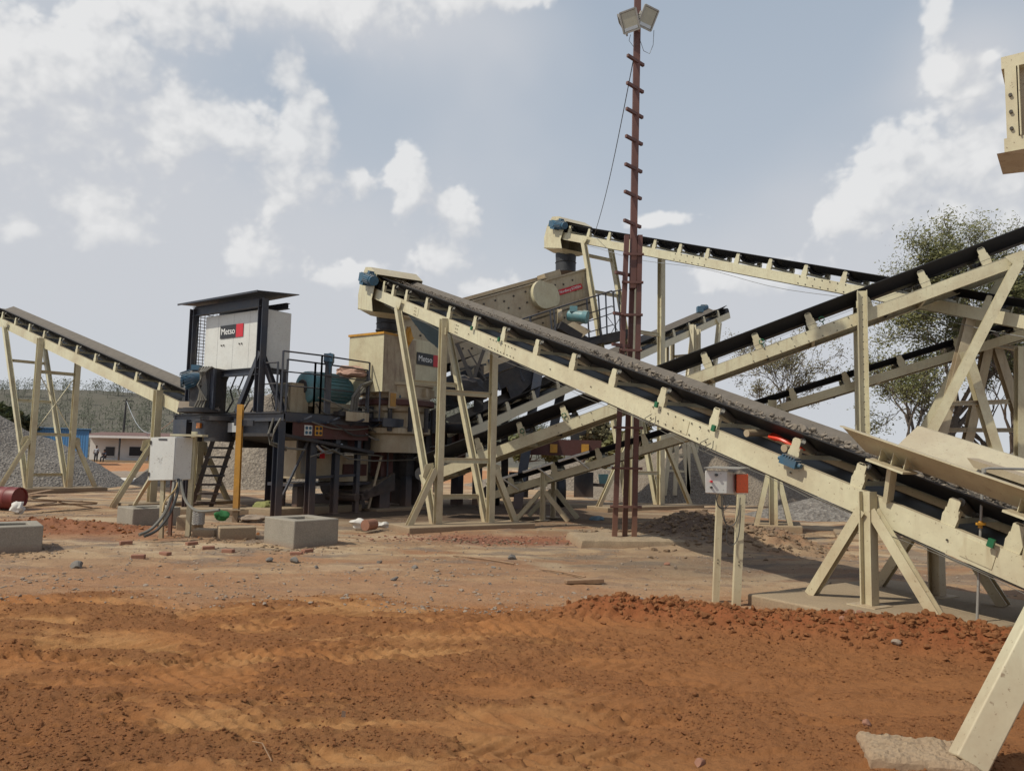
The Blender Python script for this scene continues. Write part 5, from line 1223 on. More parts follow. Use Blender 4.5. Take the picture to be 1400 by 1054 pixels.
# ------------------------------------------------------------------ control stand (grey + orange)
Yc = G(1005, 828).y
cs = thing('control_stand', (P(990, 825, Yc).x, Yc, 0), 'control stand on two cream posts with a grey push-button panel and an orange box', 'control stand')
for (a, c_, w, Yo) in (((984, 676), (978, 826), .075, .18), ((1013, 676), (1006, 829), .09, -.0)):
    p_ = P(*a, Yc+Yo); q_ = P(*c_, Yc+Yo); q_.z = -.05; po = MB().cbeam(q_, p_, w, w*.8, V((0, 1, 0)), 1, .008).build('post', M['cream'], cs)
    b = MB(); [b.cyl(p_.lerp(q_, k)-V((0, w*.42, 0)), p_.lerp(q_, k)-V((0, w*.42+.008, 0)), .008, 6) for k in (.58, .61)]; b.build('bolt', M['bolt'], po)
c0 = P(964, 643, Yc-.05); c1 = P(994, 644, Yc-.05); c2 = P(1007, 646, Yc+.22); hh_ = c0.z-P(964, 674, Yc-.05).z
pn_ = MB().prism([c0, c1, c2, c0+(c2-c1)], (0, 0, -hh_)).build('panel_box', M['white'], cs, bevel=.008)
for (px, py, mt, r_) in ((979, 649, 'black', .016), (972, 658, 'red', .014), (972, 666, 'dark', .013)):
    q_ = P(px, py, Yc-.05); MB().cyl(q_, q_-V((0, .035, 0)), r_, 14).build('push_button', M[mt], pn_)
o0 = P(1007, 648, Yc+.08); o1 = P(1023, 648, Yc+.08); oh = o0.z-P(1007, 674, Yc+.08).z
MB().prism([o0, o1, o1+V((.03, .13, 0)), o0+V((.03, .13, 0))], (0, 0, -oh)).build('orange_box', M['orange'], cs, bevel=.008)
MB().prism([P(962, 640, Yc-.1), P(1010, 642, Yc-.1), P(1026, 640, Yc+.35), P(978, 638, Yc+.35)], (0, 0, .01)).build('rain_hood', M['tin'], cs)
def smooth(P3, n=7):
    out = []; m = len(P3)
    for i in range(m-1):
        pm = P3[max(i-1, 0)]; pa_ = P3[i]; pb_ = P3[i+1]; pn = P3[min(i+2, m-1)]
        for k in range(n):
            t_ = k/n; out.append(.5*((2*pa_)+(pb_-pm)*t_+(2*pm-5*pa_+4*pb_-pn)*t_*t_+(-pm+3*pa_-3*pb_+pn)*t_**3))
    out.append(P3[-1]); return out
for i, pts_ in enumerate(([(978, 675), (982, 692), (992, 696), (990, 680), (984, 676)], [(988, 675), (989, 700), (994, 718), (1004, 716), (1010, 700), (1012, 680)], [(986, 675), (988, 705), (996, 722)], [(982, 675), (980, 686), (986, 694), (996, 690), (996, 676)], [(994, 722), (994, 740), (1002, 745), (1010, 730), (1013, 690)])):
    MB().tube(smooth([P(x, y, Yc-.1) for x, y in pts_]), .006, 5).build('cable', M['hose'], cs)
# ------------------------------------------------------------------ standpipe
Yp = G(1333, 868).y; a = P(1345, 642, Yp); b0_ = P(1335, 868, Yp); 
sp2 = thing('standpipe', (b0_.x, b0_.y, 0), 'thin grey standpipe with a yellow valve bending right over the loading skirts', 'pipe')
b = MB(); b.tube([b0_, P(1343, 660, Yp), P(1344, 646, Yp), P(1347, 641, Yp), P(1352, 640, Yp), P(1440, 642, Yp)], .014, 10); b.cyl(P(1345, 646, Yp), P(1345, 640, Yp), .022, 10); b.build('pipe', M['tin'], sp2)
MB().box(P(1341, 716, Yp-.02), .09, .03, .025).cyl(P(1340, 722, Yp), P(1341, 712, Yp), .022, 10).build('valve', M['yellow'], sp2)
# ------------------------------------------------------------------ overhead hopper on splayed leg (right edge)
H0 = P(1373, 200, 6.0); H1 = P(1373, 92, 6.0); e1_ = V((.8, -.6, 0)); e2_ = V((.6, .8, 0))
oh_ = thing('overhead_hopper', (H0.x+1.5, H0.y, 0), 'cream bolted steel hopper box high at the right edge standing on a thick raking leg', 'hopper')
zb_, zt_ = H0.z, H1.z
def hb(x0_, x1_, y0_, y1_, z0_, z1_):
    c_ = V((H0.x, H0.y, 0))+e1_*(x0_+x1_)/2+e2_*(y0_+y1_)/2+ZV*(z0_+z1_)/2; return MB().boxm(c_, e1_*(x1_-x0_)/2, e2_*(y1_-y0_)/2, ZV*(z1_-z0_)/2)
hb(.08, 3.0, .08, .42, zb_, zt_).build('shell', M['cream_d'], oh_)
b = hb(0, 3.1, 0, .1, zt_-.02, zt_+.08); q_ = hb(0, .1, .1, .46, zt_-.02, zt_+.08); b.add(q_.v, q_.f); q_ = hb(0, 3.1, 0, .1, zb_-.06, zb_+.06); b.add(q_.v, q_.f); q_ = hb(0, .1, .1, .46, zb_-.06, zb_+.06); b.add(q_.v, q_.f); b.build('flange', M['cream'], oh_)
for k in range(4): hb(.02+k*.75, .10+k*.75, .0, .08, zb_+.06, zt_-.02).build('stiffener', M['cream'], oh_); hb(.11+k*.75, .12+k*.75, -.02, .08, zb_+.06, zt_-.02).build('stiffener', M['cream'], oh_)
b = MB()
for k in range(3):
    c_ = V((H0.x, H0.y, 0))+e1_*.055-e2_*.0+ZV*(zb_+.13+k*.14); b.cyl(c_, c_-e2_*.02, .014, 8)
b.build('bolt', M['bolt'], oh_)
bo = [V((H0.x, H0.y, zb_-.07))+e1_*x+e2_*y for x, y in ((-.05, -.05), (3.15, -.05), (3.15, .5), (-.05, .5))]; cen_ = sum(bo, V())/4
lo_ = [cen_+(p_-cen_)*.5-ZV*.10 for p_ in bo]; b = MB()
for i in range(4): b.add([bo[i], bo[(i+1) % 4], lo_[(i+1) % 4], lo_[i]], [(0, 1, 2, 3)])
b.build('cone', M['cream_d'], oh_)
f0 = G(1322, 1052); f0.z = .03
lt_ = f0+V((.445, .10, .65))*6.6
def tube_sq(p_, q_, w, mat, par, name): return MB().bar(p_, q_, w, w*.8, V((.3, 1, 0))).build(name, mat, par, bevel=.01)
tube_sq(f0, lt_, .175, M['cream_b'], oh_, 'raking_leg')
for (x, y) in ((3.0, .08), (3.0, .4)):
    p_ = V((H0.x, H0.y, zb_))+e1_*x+e2_*y; tube_sq(V((p_.x+(x-1.2)*.3, p_.y+(y-1.5)*.3, 0)), p_, .2, M['cream'], oh_, 'leg')
# ------------------------------------------------------------------ far small frame on the heap
Yf = 29.5; ff = thing('small_trestle', (P(935, 650, Yf).x, Yf, 1.0), 'small distant cream trestle in front of the brown heap', 'trestle')
for a, c_ in (((917, 600), (912, 645)), ((934, 600), (939, 648)), ((944, 600), (960, 650)), ((941, 598), (941, 650)), ((926, 600), (924, 645))):
    p_ = P(*a, Yf); q_ = ext(p_, P(*c_, Yf), 0.3); MB().bar(p_, q_, .14, .12, V((0, 1, 0))).build('leg', M['cream_f'], ff)
MB().bar(P(914, 622, Yf), P(940, 622, Yf), .1, .08).bar(P(914, 643, Yf), P(942, 645, Yf), .1, .08).bar(P(910, 597, Yf), P(960, 590, Yf), .2, .2).build('strut', M['cream_f'], ff)
# ------------------------------------------------------------------ heaps
def heap(name, cx, cy, rx, ry, h, mat, label, seed, pw=1.0, cat='gravel heap', tilt=0, n=70):
    b = MB(); vs = [V((cx, cy, h))]; fs = []; nr = 26
    for i in range(1, nr+1):
        r = i/nr
        for k in range(n):
            a = 2*PI*k/n; wob = 1+.13*mnoise.noise(V((math.cos(a)*1.3+seed, math.sin(a)*1.3, seed))); x = math.cos(a)*r*wob; y = math.sin(a)*r*wob
            z = h*(1-r**pw)*(1-.08*(1-r)) + .09*h*mnoise.noise(V((x*3, y*3, seed)))*min(1, 3*(1-r)) + .02*h*mnoise.noise(V((x*14, y*14, seed)))
            if r < .12: z = h*(1-.12**pw)+(.12-r)*h*.4
            vs.append(V((cx+x*rx, cy+y*ry, z-.05)))
    for k in range(n): fs.append((0, 1+k, 1+(k+1) % n))
    for i in range(nr-1):
        for k in range(n): a0_ = 1+i*n+k; a1_ = 1+i*n+(k+1) % n; fs.append((a0_, a0_+n, a1_+n, a1_))
    vs[0].z = h*(1-.12**pw)+.12*h*.4
    b.add(vs, fs); return single(name, b, mat, label, cat, 'stockpiled heaps')
heap('gravel_heap', -24.8, 33.5, 8.3, 6, 4.5, M['gravel'], 'big grey gravel heap at the far left behind the conveyor legs', 1)
heap('gravel_heap', -12.6, 40, 6.8, 7, 5.0, M['gravel_t'], 'tan gravel heap seen beneath the platform behind the ladder', 2)
heap('gravel_heap', 11.0, 34, 8.2, 6, 4.5, M['gravel_b'], 'large brown heap of fines behind the control stand', 3)
heap('gravel_heap', 10.6, 24.0, 3.3, 2.2, 1.0, M['gravel'], 'low grey gravel heap behind the blue junction box', 4)
heap('gravel_heap', 26.5, 36, 6.5, 6, 4.2, M['gravel'], 'gravel heap at the right edge beyond the trestle', 5)
heap('gravel_heap', 3.5, 42, 6, 4, 1.6, M['gravel_t'], 'low pale heap far behind the trailer', 6)
# ------------------------------------------------------------------ planks, barrel, rag at left
g = G(20, 672); br = thing('oil_drum', (P(8, 668, 20.5).x, 20.5, 0), 'dark red drum lying on its side at the left edge', 'drum')
c_ = P(2, 671, 20.2); MB().lathe(V((c_.x-.5, 20.5, .30)), [(.24, 0), (.29, .0), (.29, .32), (.30, .34), (.29, .36), (.29, .6), (.30, .62), (.29, .64), (.29, .9), (.26, .9), (.25, .87)], 28, V((1, -.15, 0))).build('shell', M['barrel'], br)
random.seed(5)
PLN = [((-8, 684), (62, 680)), ((0, 690), (70, 676)), ((5, 697), (80, 688)), ((40, 700), (130, 695)), ((60, 692), (132, 691)), ((20, 702), (90, 697)), ((78, 699), (125, 697)), ((-5, 680), (40, 686)), ((30, 685), (110, 688))]
LB_ = ['topmost pale plank crossing the pile at the left', 'plank sticking up toward the oil drum', 'wide plank in the middle of the pile', 'longest plank pointing right out of the pile', 'thin plank ending farthest right', 'lowest plank in front of the pile', 'short dark plank at the right of the pile', 'plank end beside the oil drum', 'plank lying behind the white rag']
for i, ((a), (c_)) in enumerate(PLN):
    p_, q_ = G(*a), G(*c_); p_.z = .06+.09*(i % 4); q_.z = .06+.05*((i*2) % 4); single('plank', MB().bar(p_, q_, random.uniform(.09, .2), .03), M['wood'], LB_[i], 'plank', 'planks piled at the left')
blob('white_rag', P(24, 694, 19.3), (.16, .12, .17), 'cloth', 'white torn rag hanging on the plank pile', 41, 'cloth')
# ------------------------------------------------------------------ buildings, people, pole
def gb_at(px, Y): p_ = P(px, 600, Y); return V((p_.x, Y, 0))
Yb = 86
x0_ = P(122, 600, Yb).x; x1_ = P(250, 600, Yb).x
ho = thing('white_building', ((x0_+x1_)/2, Yb, 0), 'low white building with a rusty sheet roof and shaded verandah far left', 'building')
MB().box(((x0_+x1_)/2, Yb+3, 1.45), x1_-x0_, 5.5, 2.9).build('wall', M['wall_white'], ho)
MB().prism([(x0_-.3, Yb-1.6, 2.85), (x1_+.3, Yb-1.6, 2.85), (x1_+.3, Yb+3.2, 3.3), (x0_-.3, Yb+3.2, 3.3)], (0, 0, .08)).prism([(x0_-.3, Yb+6, 2.9), (x1_+.3, Yb+6, 2.9), (x1_+.3, Yb+3.2, 3.3), (x0_-.3, Yb+3.2, 3.3)], (0, 0, .08)).build('roof', M['roofred'], ho)
MB().box(((x0_+x1_)/2+.6, Yb-1.64, 2.78), x1_-x0_, .06, .26).build('fascia', M['wall_white'], ho)
for px in (149, 186):
    c_ = P(px, 617, Yb); w_ = MB().box((c_.x, Yb+.21, c_.z), 1.0 if px < 160 else 1.7, .06, 1.0).build('window', M['pane'], ho)
    MB().box((c_.x, Yb+.17, c_.z-.55), 1.2 if px < 160 else 1.9, .1, .08).build('sill', M['wall_white'], w_)
for px in (164, 205): c_ = gb_at(px, Yb-1.5); MB().box((c_.x, c_.y, 1.35), .14, .14, 2.7).build('verandah_post', M['dark'], ho)
MB().box(((x0_+x1_)/2, Yb-.6, .1), x1_-x0_, 2.2, .25).build('plinth', M['conc2'], ho)
Y1_, Y2_ = 74, 70; x0_ = P(-60, 600, Y1_).x; x1_ = P(121, 600, Y2_).x
bs = thing('blue_shed', ((x0_+x1_)/2, 72, 0), 'bright blue corrugated shed behind the left gravel heap', 'shed')
b = MB(); cor = 120; fv = []
pA = V((x0_, Y1_-2, 0)); pB = V((x1_, Y2_, 0)); nn_ = V((-(pB-pA).y, (pB-pA).x, 0)).normalized()
zsh = P(118, 588, Y2_).z
for i in range(cor):
    p_ = pA.lerp(pB, i/(cor-1)); p_ = p_+nn_*(.04 if i % 2 else 0); fv += [p_, p_+V((0, 0, zsh+.3*(1-i/cor)))]
b.add(fv, [(2*i, 2*i+2, 2*i+3, 2*i+1) for i in range(cor-1)]); b.build('wall', M['wall_blue'], bs, smooth=False)
nn_ = V((pB.x, pB.y, 0)).normalized()*-1*-1; MB().prism([pB, pB+nn_*6, pB+nn_*6+V((0, 0, zsh-.2)), pB+V((0, 0, zsh))], (pB-pA).normalized()*-.1).build('end_wall', M['wall_blue'], bs)
MB().prism([pA+V((-.3, 0, zsh+.34))-nn_*.3, pB+V((.2, 0, zsh+.04))-nn_*.3, pB+V((.2, 0, zsh-.2))+nn_*6.2, pA+V((0, 0, zsh+.1))+nn_*6.2], (0, 0, .06)).build('roof', M['wall_blue'], bs)
def skin_body(name, joints, edges, rad, mat, parent, base):
    me = bpy.data.meshes.new(name); me.from_pydata([tuple(V(j)-base) for j in joints], edges, []); o = bpy.data.objects.new(name, me); COL.objects.link(o)
    bpy.context.view_layer.objects.active = o
    o.modifiers.new('skin', 'SKIN'); 
    if not me.skin_vertices: 
        import bmesh as bm_; bb = bm_.new(); bb.from_mesh(me); bb.verts.layers.skin.verify(); bb.to_mesh(me); bb.free()
    for i, r in enumerate(rad): me.skin_vertices[0].data[i].radius = (r, r)
    me.skin_vertices[0].data[0].use_root = True
    sb = o.modifiers.new('sub', 'SUBSURF'); sb.levels = 1; sb.render_levels = 2
    me.materials.append(mat); o.parent = parent; return o
def person(px, pyf, Y, lean, label, shirt, sit=False):
    base = gb_at(px, Y); k = 1.0
    t = thing('person', base, label, 'person', 'people by the white building')
    def J(x, y, z): return base+V((x, y, z))
    if not sit: j = [(0, 0, .95), (0, .02, 1.2), (0, 0, 1.42), (0, -.01, 1.5), (0, -.02, 1.6), (.2, 0, 1.4), (.27, -.03, 1.12), (.25, -.12, .88), (-.2, 0, 1.4), (-.27, 0, 1.12), (-.26, -.06, .86), (.1, 0, .9), (.12, -.02, .5), (.12, 0, .08), (.13, -.12, .04), (-.1, 0, .9), (-.12, -.03, .5), (-.14, 0, .08), (-.15, -.12, .04), (0, -.02, 1.68)]
    else: j = [(0, 0, .62), (.06, -.1, .85), (.1, -.18, 1.05), (.12, -.22, 1.14), (.14, -.26, 1.22), (.26, -.18, 1.02), (.34, -.35, .8), (.3, -.5, .72), (-.06, -.18, 1.04), (-.1, -.36, .82), (-.02, -.5, .72), (.1, -.05, .6), (.14, -.4, .58), (.14, -.42, .08), (.15, -.55, .04), (-.1, -.05, .6), (-.12, -.42, .56), (-.14, -.42, .08), (-.14, -.55, .04), (.15, -.27, 1.3)]
    rd = [.15, .14, .16, .06, .09, .06, .048, .035, .06, .048, .035, .09, .065, .045, .04, .09, .065, .045, .04, .09]
    ed = [(0, 1), (1, 2), (2, 3), (3, 4), (4, 19), (2, 5), (5, 6), (6, 7), (2, 8), (8, 9), (9, 10), (0, 11), (11, 12), (12, 13), (13, 14), (0, 15), (15, 16), (16, 17), (17, 18)]
    jj = [J(*q) for q in j]
    skin_body('body', jj, ed, rd, M['skin'], t, base)
    skin_body('shirt', [jj[i] for i in (1, 2, 5, 6, 8, 9, 0)], [(0, 1), (1, 2), (2, 3), (1, 4), (4, 5), (0, 6)], [.165, .185, .08, .065, .08, .065, .165], M[shirt], t, base)
    skin_body('trousers', [jj[i] for i in (0, 11, 12, 13, 15, 16, 17)], [(0, 1), (1, 2), (2, 3), (0, 4), (4, 5), (5, 6)], [.165, .11, .085, .07, .11, .085, .07], M['trouser'], t, base)
    hd = jj[19]; MB().lathe(hd-V((0, -.01, .0)), [(.095, -.02), (.105, .04), (.085, .1), (.03, .125)], 12).build('hair', M['blackhair'], t)
person(133, 636, 83.5, 0, 'person in pale shirt standing by the white building', 'shirt'); person(144, 636, 83.0, 0, 'person in dark clothes crouching forward beside the standing one', 'shirtd', True)
pp_ = gb_at(167, 95); up_ = thing('utility_pole', pp_, 'thin dark utility pole rising above the white building roof', 'pole'); tz = P(173, 545, 95).z
MB().cyl(pp_, V((P(173, 545, 95).x, 95, tz)), .16, 10, .10).build('post', M['dark'], up_); MB().bar(V((pp_.x-.2, 95, tz-.3)), V((pp_.x+1.1, 95, tz-.3)), .1, .1).build('crossarm', M['dark'], up_)
a = V((P(173, 550, 95).x, 95, tz-.3)); c_ = P(240, 572, 60); single('overhead_wire', MB().tube([a.lerp(c_, i/10)-V((0, 0, 2.4*math.sin(PI*i/10))) for i in range(11)], .035, 4), M['zinc'], 'wire sagging from the utility pole to the right', 'wire')
# mounds near building
for i, (px, py, s, l) in enumerate(((150, 657, .9, 'dark spoil mound before the white building'), (185, 656, 1.0, 'brown spoil mound at the foot of the verandah'), (172, 662, .5, 'small pale sack on the orange ground by the left heap'))):
    g = G(px, py); blob('spoil_mound' if i < 2 else 'pale_sack', V((g.x, g.y, .1)), (s*2.0, s, s*.35), 'stoneb' if i < 2 else 'cloth', l, 60+i, 'mound' if i < 2 else 'sack')
# ------------------------------------------------------------------ trees
def tree(px, Y, h, spread, leafd, mat, label, seed, lean=(0, 0), leafs=.14, nl=9, depth=5, trunk_r=None, name='tree', levels=None, start=.28, group='trees beyond the plant'):
    random.seed(seed); base = gb_at(px, Y); base.z = -.1
    t = thing(name, base, label, 'tree', group); wb = MB(); lv = []; lf = []
    r0 = trunk_r or h*.022
    def leaf(c, n, rad):
        for _ in range(n):
            o = V((random.gauss(0, 1), random.gauss(0, 1), random.gauss(0, .75)))*rad*.6; p_ = c+o
            a = V((random.gauss(0, 1), random.gauss(0, 1), random.gauss(0, 1))).normalized(); b_ = a.orthogonal().normalized(); s = leafs*random.uniform(.6, 1.3)
            k = len(lv); lv.extend([p_-a*s, p_+b_*s*.5, p_+a*s, p_-b_*s*.5]); lf.append((k, k+1, k+2, k+3))
    def grow(p_, d, ln, r, lev):
        n = 4; pts_ = [p_]; rr = [r]; q_ = p_.copy()
        for i in range(n):
            d = (d+V((random.gauss(0, .16), random.gauss(0, .16), random.gauss(0, .08)+.03))).normalized(); q_ = q_+d*ln/n; pts_.append(q_.copy()); rr.append(max(.012, r*(1-.42*(i+1)/n)))
        wb.tube(pts_, rr, 6 if lev < 3 else 4)
        if lev >= depth-1:
            if random.random() < leafd: leaf(q_, nl, ln*.8)
            if random.random() < leafd*.8: leaf(pts_[2], nl//2, ln*.6)
        if lev < depth:
            kids_ = random.choice((2, 3, 3)) if lev else random.choice((3, 4))
            for k in range(kids_):
                i = random.randint(2, n) if k else n
                ax = d.orthogonal().normalized(); ax.rotate(Matrix.Rotation(random.uniform(0, 6.28), 3, d)); ang = random.uniform(.35, .85)*spread
                nd = (d*math.cos(ang)+ax*math.sin(ang)); nd.z += .08; nd.normalize()
                grow(pts_[i], nd, ln*random.uniform(.62, .82), rr[i]*random.uniform(.6, .8), lev+1)
    grow(base, V((lean[0], lean[1], 1)).normalized(), h*start, r0, 0)
    # scale so that the top is at h
    zt2 = max([v.z for v in wb.v]+[v.z for v in lv]); k = h/zt2
    for L_ in (wb.v, lv):
        for v in L_: v.x = base.x+(v.x-base.x)*k; v.y = base.y+(v.y-base.y)*k; v.z = base.z+(v.z-base.z)*k
    if lv:
        dx = base.x-sum(v.x for v in lv)/len(lv)
        for L_ in (wb.v, lv):
            for v in L_: v.x += dx
        t.location.x += dx
    wb.build('trunk', M['bark'], t)
    if lv: c = MB(); c.v = lv; c.f = lf; c.build('crown', M[mat], t, smooth=False)
    return t
def hh(py, px, Y): return P(px, py, Y).z
tree(1086, 44, hh(412, 1098, 44), 1.05, .5, 'leafb', 'sparse thin-branched tree with few leaves seen above the foreground belt', 12, leafs=.065, nl=14, depth=6, trunk_r=.22, start=.26)
tree(1250, 40, hh(436, 1228, 40), .85, .9, 'leaf', 'leafy slender tree between the tall drilled post and the trestle', 23, leafs=.07, nl=20, depth=5, trunk_r=.2)
tree(1290, 43, hh(455, 1262, 43), .8, .7, 'leaf', 'thin tree just right of the slender leafy one', 29, leafs=.07, nl=12, depth=5, trunk_r=.16)
tree(1362, 42, hh(286, 1325, 42), .8, .9, 'leaf', 'tallest tree at the right edge showing above the black belt', 31, leafs=.085, nl=48, depth=6, trunk_r=.34)
tree(1412, 40, hh(300, 1395, 40), .8, 1, 'leaf', 'dense tall tree cut by the right edge of the photo', 37, leafs=.08, nl=40, depth=6, trunk_r=.3)
tree(1375, 52, hh(400, 1345, 52), .9, 1, 'leaf', 'darker tree low behind the right trestle', 41, leafs=.08, nl=26, depth=5, trunk_r=.25)
tree(1020, 62, hh(560, 1020, 62), .9, .6, 'leafb', 'small bare tree low behind the brown heap', 43, leafs=.14, nl=10, depth=5)
tree(870, 60, hh(560, 870, 60), 1, 1, 'leaf', 'bushy tree low between the mast and the trailer', 45, leafs=.2, nl=22, depth=5, start=.2)
tree(815, 64, hh(566, 815, 64), 1, 1, 'leafb', 'brownish bushy tree behind the trailer', 47, leafs=.2, nl=22, depth=5, start=.2)
tree(725, 75, hh(585, 725, 75), 1, 1, 'leaf', 'low bush-like tree left behind the trailer', 49, leafs=.22, nl=18, depth=5, start=.2)
tree(5, 70, hh(548, 5, 70), 1, 1, 'leafd', 'dark round tree at the left edge above the gravel heap', 51, leafs=.22, nl=30, depth=5, start=.2)
# ------------------------------------------------------------------ hill + forest
def hillz(x, y):
    az = x/y; prof = 1-ss(-.12, .18, az); r = ss(105, 330, y)*22*(.72+.5*fbm(x/70., y/90., 3, 301))*prof + 1.2*prof*(fbm(x/12., y/12., 3, 303)-.5)
    r = r+ss(150, 420, y)*2.0
    return r*ss(98, 112, y)-.5*(1-ss(98, 112, y))
hx = np.linspace(-1.0, 1.1, 220); hy = np.linspace(96, 520, 90); HX = hx[None, :]*hy[:, None]; HY = np.repeat(hy[:, None], 220, 1); HZ = hillz(HX, HY)
v = np.stack([HX, HY, HZ], -1).reshape(-1, 3); i2 = (np.arange(89)[:, None]*220+np.arange(219)[None, :]).ravel()
me = bpy.data.meshes.new('hill'); me.from_pydata(v.tolist(), [], np.stack([i2, i2+1, i2+221, i2+220], -1).tolist()); me.polygons.foreach_set('use_smooth', [True]*len(me.polygons))
M['hill'] = simple('hazy_hillside', (.098, .088, .066), 1, .08, .3, bmp=.1); me.materials.append(M['hill'])
ho_ = bpy.data.objects.new('hill', me); COL.objects.link(ho_); tag(ho_, None, None, None, 'structure')
rs_ = np.random.RandomState(9); vs = []; fs = []; k = 0
for i in range(2600):
    y = 115+300*rs_.rand()**.8; az = -.95+1.35*rs_.rand(); 
    if az > .05 and rs_.rand() < .7: continue
    x = az*y; z = float(hillz(np.array([x]), np.array([y]))[0]); h = rs_.uniform(2.0, 4.6)*(1 if y < 250 else 1.15); nq = 60
    c = np.array([x, y, z+h*.62]); o = rs_.normal(size=(nq, 3))*np.array([h*.24, h*.24, h*.2]); nv_ = rs_.normal(size=(nq, 3))*.28+np.array([-.25, -.6, .75]); a = np.cross(nv_, rs_.normal(size=(nq, 3))); a /= np.linalg.norm(a, axis=1)[:, None]; b_ = np.cross(a, nv_); b_ /= np.linalg.norm(b_, axis=1)[:, None]; s = h*.06
    p_ = c+o; qd = np.stack([p_-a*s, p_+b_*s*.7, p_+a*s, p_-b_*s*.7], 1).reshape(-1, 3); vs.append(qd); fs.append(np.arange(nq*4).reshape(-1, 4)+k); k += nq*4
    tr_ = np.array([[x-.1, y, z-.5], [x+.1, y, z-.5], [x+.05, y, z+h*.5], [x-.05, y, z+h*.5]]); vs.append(tr_); fs.append(np.array([[0, 1, 2, 3]])+k); k += 4
me = bpy.data.meshes.new('hillside_forest'); me.from_pydata(np.concatenate(vs).tolist(), [], np.concatenate(fs).tolist()); me.materials.append(M['leaff'])
fo = bpy.data.objects.new('hillside_forest', me); COL.objects.link(fo); tag(fo, 'hazy scrub forest covering the distant hillside', 'forest', None, 'stuff')
# ------------------------------------------------------------------ light and sky
SUN = V((-.80, -.36, 0)).normalized(); EL = math.radians(50); SD = V((SUN.x*math.cos(EL), SUN.y*math.cos(EL), math.sin(EL)))
ld = bpy.data.lights.new('sun', 'SUN'); ld.energy = 3.6; ld.angle = math.radians(.8); ld.color = (1, .945, .80)
lo = bpy.data.objects.new('sun', ld); COL.objects.link(lo); lo.rotation_euler = SD.to_track_quat('Z', 'Y').to_euler(); lo.location = (0, 0, 30)
w = bpy.data.worlds.new('World'); sc.world = w; w.use_nodes = True; nt = w.node_tree; bg = nt.nodes['Background']; bg.inputs['Strength'].default_value = .11
sky = nt.nodes.new('ShaderNodeTexSky'); sky.sky_type = 'NISHITA'; sky.sun_disc = False; sky.sun_elevation = EL; sky.sun_rotation = math.atan2(SUN.x, SUN.y); sky.dust_density = 5; sky.air_density = 1.2
tc = nt.nodes.new('ShaderNodeTexCoord'); vec = tc.outputs['Generated']
sp = nt.nodes.new('ShaderNodeSeparateXYZ'); nt.links.new(vec, sp.inputs[0])
def math_(op, a, b_=None, c_=None):
    n = nt.nodes.new('ShaderNodeMath'); n.operation = op
    for i, v in enumerate((a, b_, c_)):
        if v is None: continue
        if hasattr(v, 'node'): nt.links.new(v, n.inputs[i])
        else: n.inputs[i].default_value = v
    return n.outputs[0]
eln = math_('ARCSINE', sp.outputs[2])
base = ramp(nt, eln, [(.0, (6.2, 6.4, 6.6)), (.12, (5.75, 6.05, 6.4)), (.34, (4.6, 5.1, 5.8)), (.62, (3.6, 4.15, 5.1)), (1.0, (3.1, 3.6, 4.6))])
nt.links.new(mixc(nt, .92, sky.outputs[0], base), bg.inputs['Color'])
def aed(px, py): d = ray(px, py); return math.atan2(d.x, d.y), math.asin(d.z)
BL = [(120, 55, 55, 45), (150, 110, 55, 60), (60, 110, 110, 70), (10, 80, 60, 55), (110, 170, 90, 60),
      (260, 165, 62, 48), (235, 200, 45, 60), (330, 190, 80, 50), (400, 195, 55, 50), (398, 110, 26, 38), (420, 150, 28, 40), (443, 205, 16, 28),
      (400, 262, 58, 34), (130, 290, 40, 50), (170, 315, 45, 32), (30, 315, 36, 20), (350, 350, 58, 32), (560, 235, 26, 34), (562, 262, 26, 34), (620, 295, 42, 36), (600, 350, 52, 30), (490, 250, 26, 20),
      (490, 378, 80, 22), (360, -5, 150, 45), (500, 15, 70, 55), (250, 20, 60, 45), (620, -10, 90, 30), (690, -5, 60, 22),
      (1185, 275, 44, 34), (1225, 235, 55, 50), (1285, 225, 62, 55), (1350, 215, 50, 48), (1395, 250, 60, 60), (1160, 305, 50, 32), (1290, 290, 90, 55), (1380, 300, 80, 60),
      (1285, 20, 20, 30), (1302, 95, 36, 30), (1325, 125, 30, 28), (1350, 75, 16, 14), (905, 300, 55, 10), (690, 400, 80, 30), (1020, 380, 80, 26), (1450, 120, 60, 50), (-60, 200, 90, 90)]

VE = [(120, 330, 420, 240), (330, 360, 300, 160), (650, 460, 420, 150), (1250, 450, 380, 200), (420, 0, 320, 80), (1330, 90, 130, 120)]
def worley(x, y, seed):
    xi = np.floor(x); yi = np.floor(y); best = np.full(x.shape, 9.0)
    for dx in (-1, 0, 1):
        for dy in (-1, 0, 1):
            cxx = xi+dx; cyy = yi+dy; px_ = cxx+vhash(cxx, cyy, seed); py_ = cyy+vhash(cxx, cyy, seed+77); best = np.minimum(best, (px_-x)**2+(py_-y)**2)
    return np.sqrt(best)
def blobs(az, el, items, k=.22):
    acc = np.zeros(az.shape)
    for (px, py, rx, ry) in items:
        a, e = aed(px, py); q_ = np.sqrt(((az-a)*F/rx)**2+((el-e)*F/ry)**2); acc += np.exp(-q_/k)
    return -k*np.log(acc+1e-30)
def cdens(az, el):
    x = az*26; y = el*30; wx = (fbm(x*.8+5, y*.8, 4, 501)-.5)*1.6; wy = (fbm(x*.8+40, y*.8+9, 4, 511)-.5)*1.6
    f = blobs(az+wx*.010, el+wy*.010, BL, .30)+.03
    n_ = fbm(x*.7+wx*.5, y*.7+wy*.5, 7, 521, .58)-.5
    w_ = .55*worley(x+wx*.7, y+wy*.7, 531)+.28*worley(x*2.1+wx, y*2.1, 541)+.17*worley(x*4.3, y*4.3+wy, 551)
    return 1.1*(1.04-f)+1.05*n_+.95*(.46-w_)
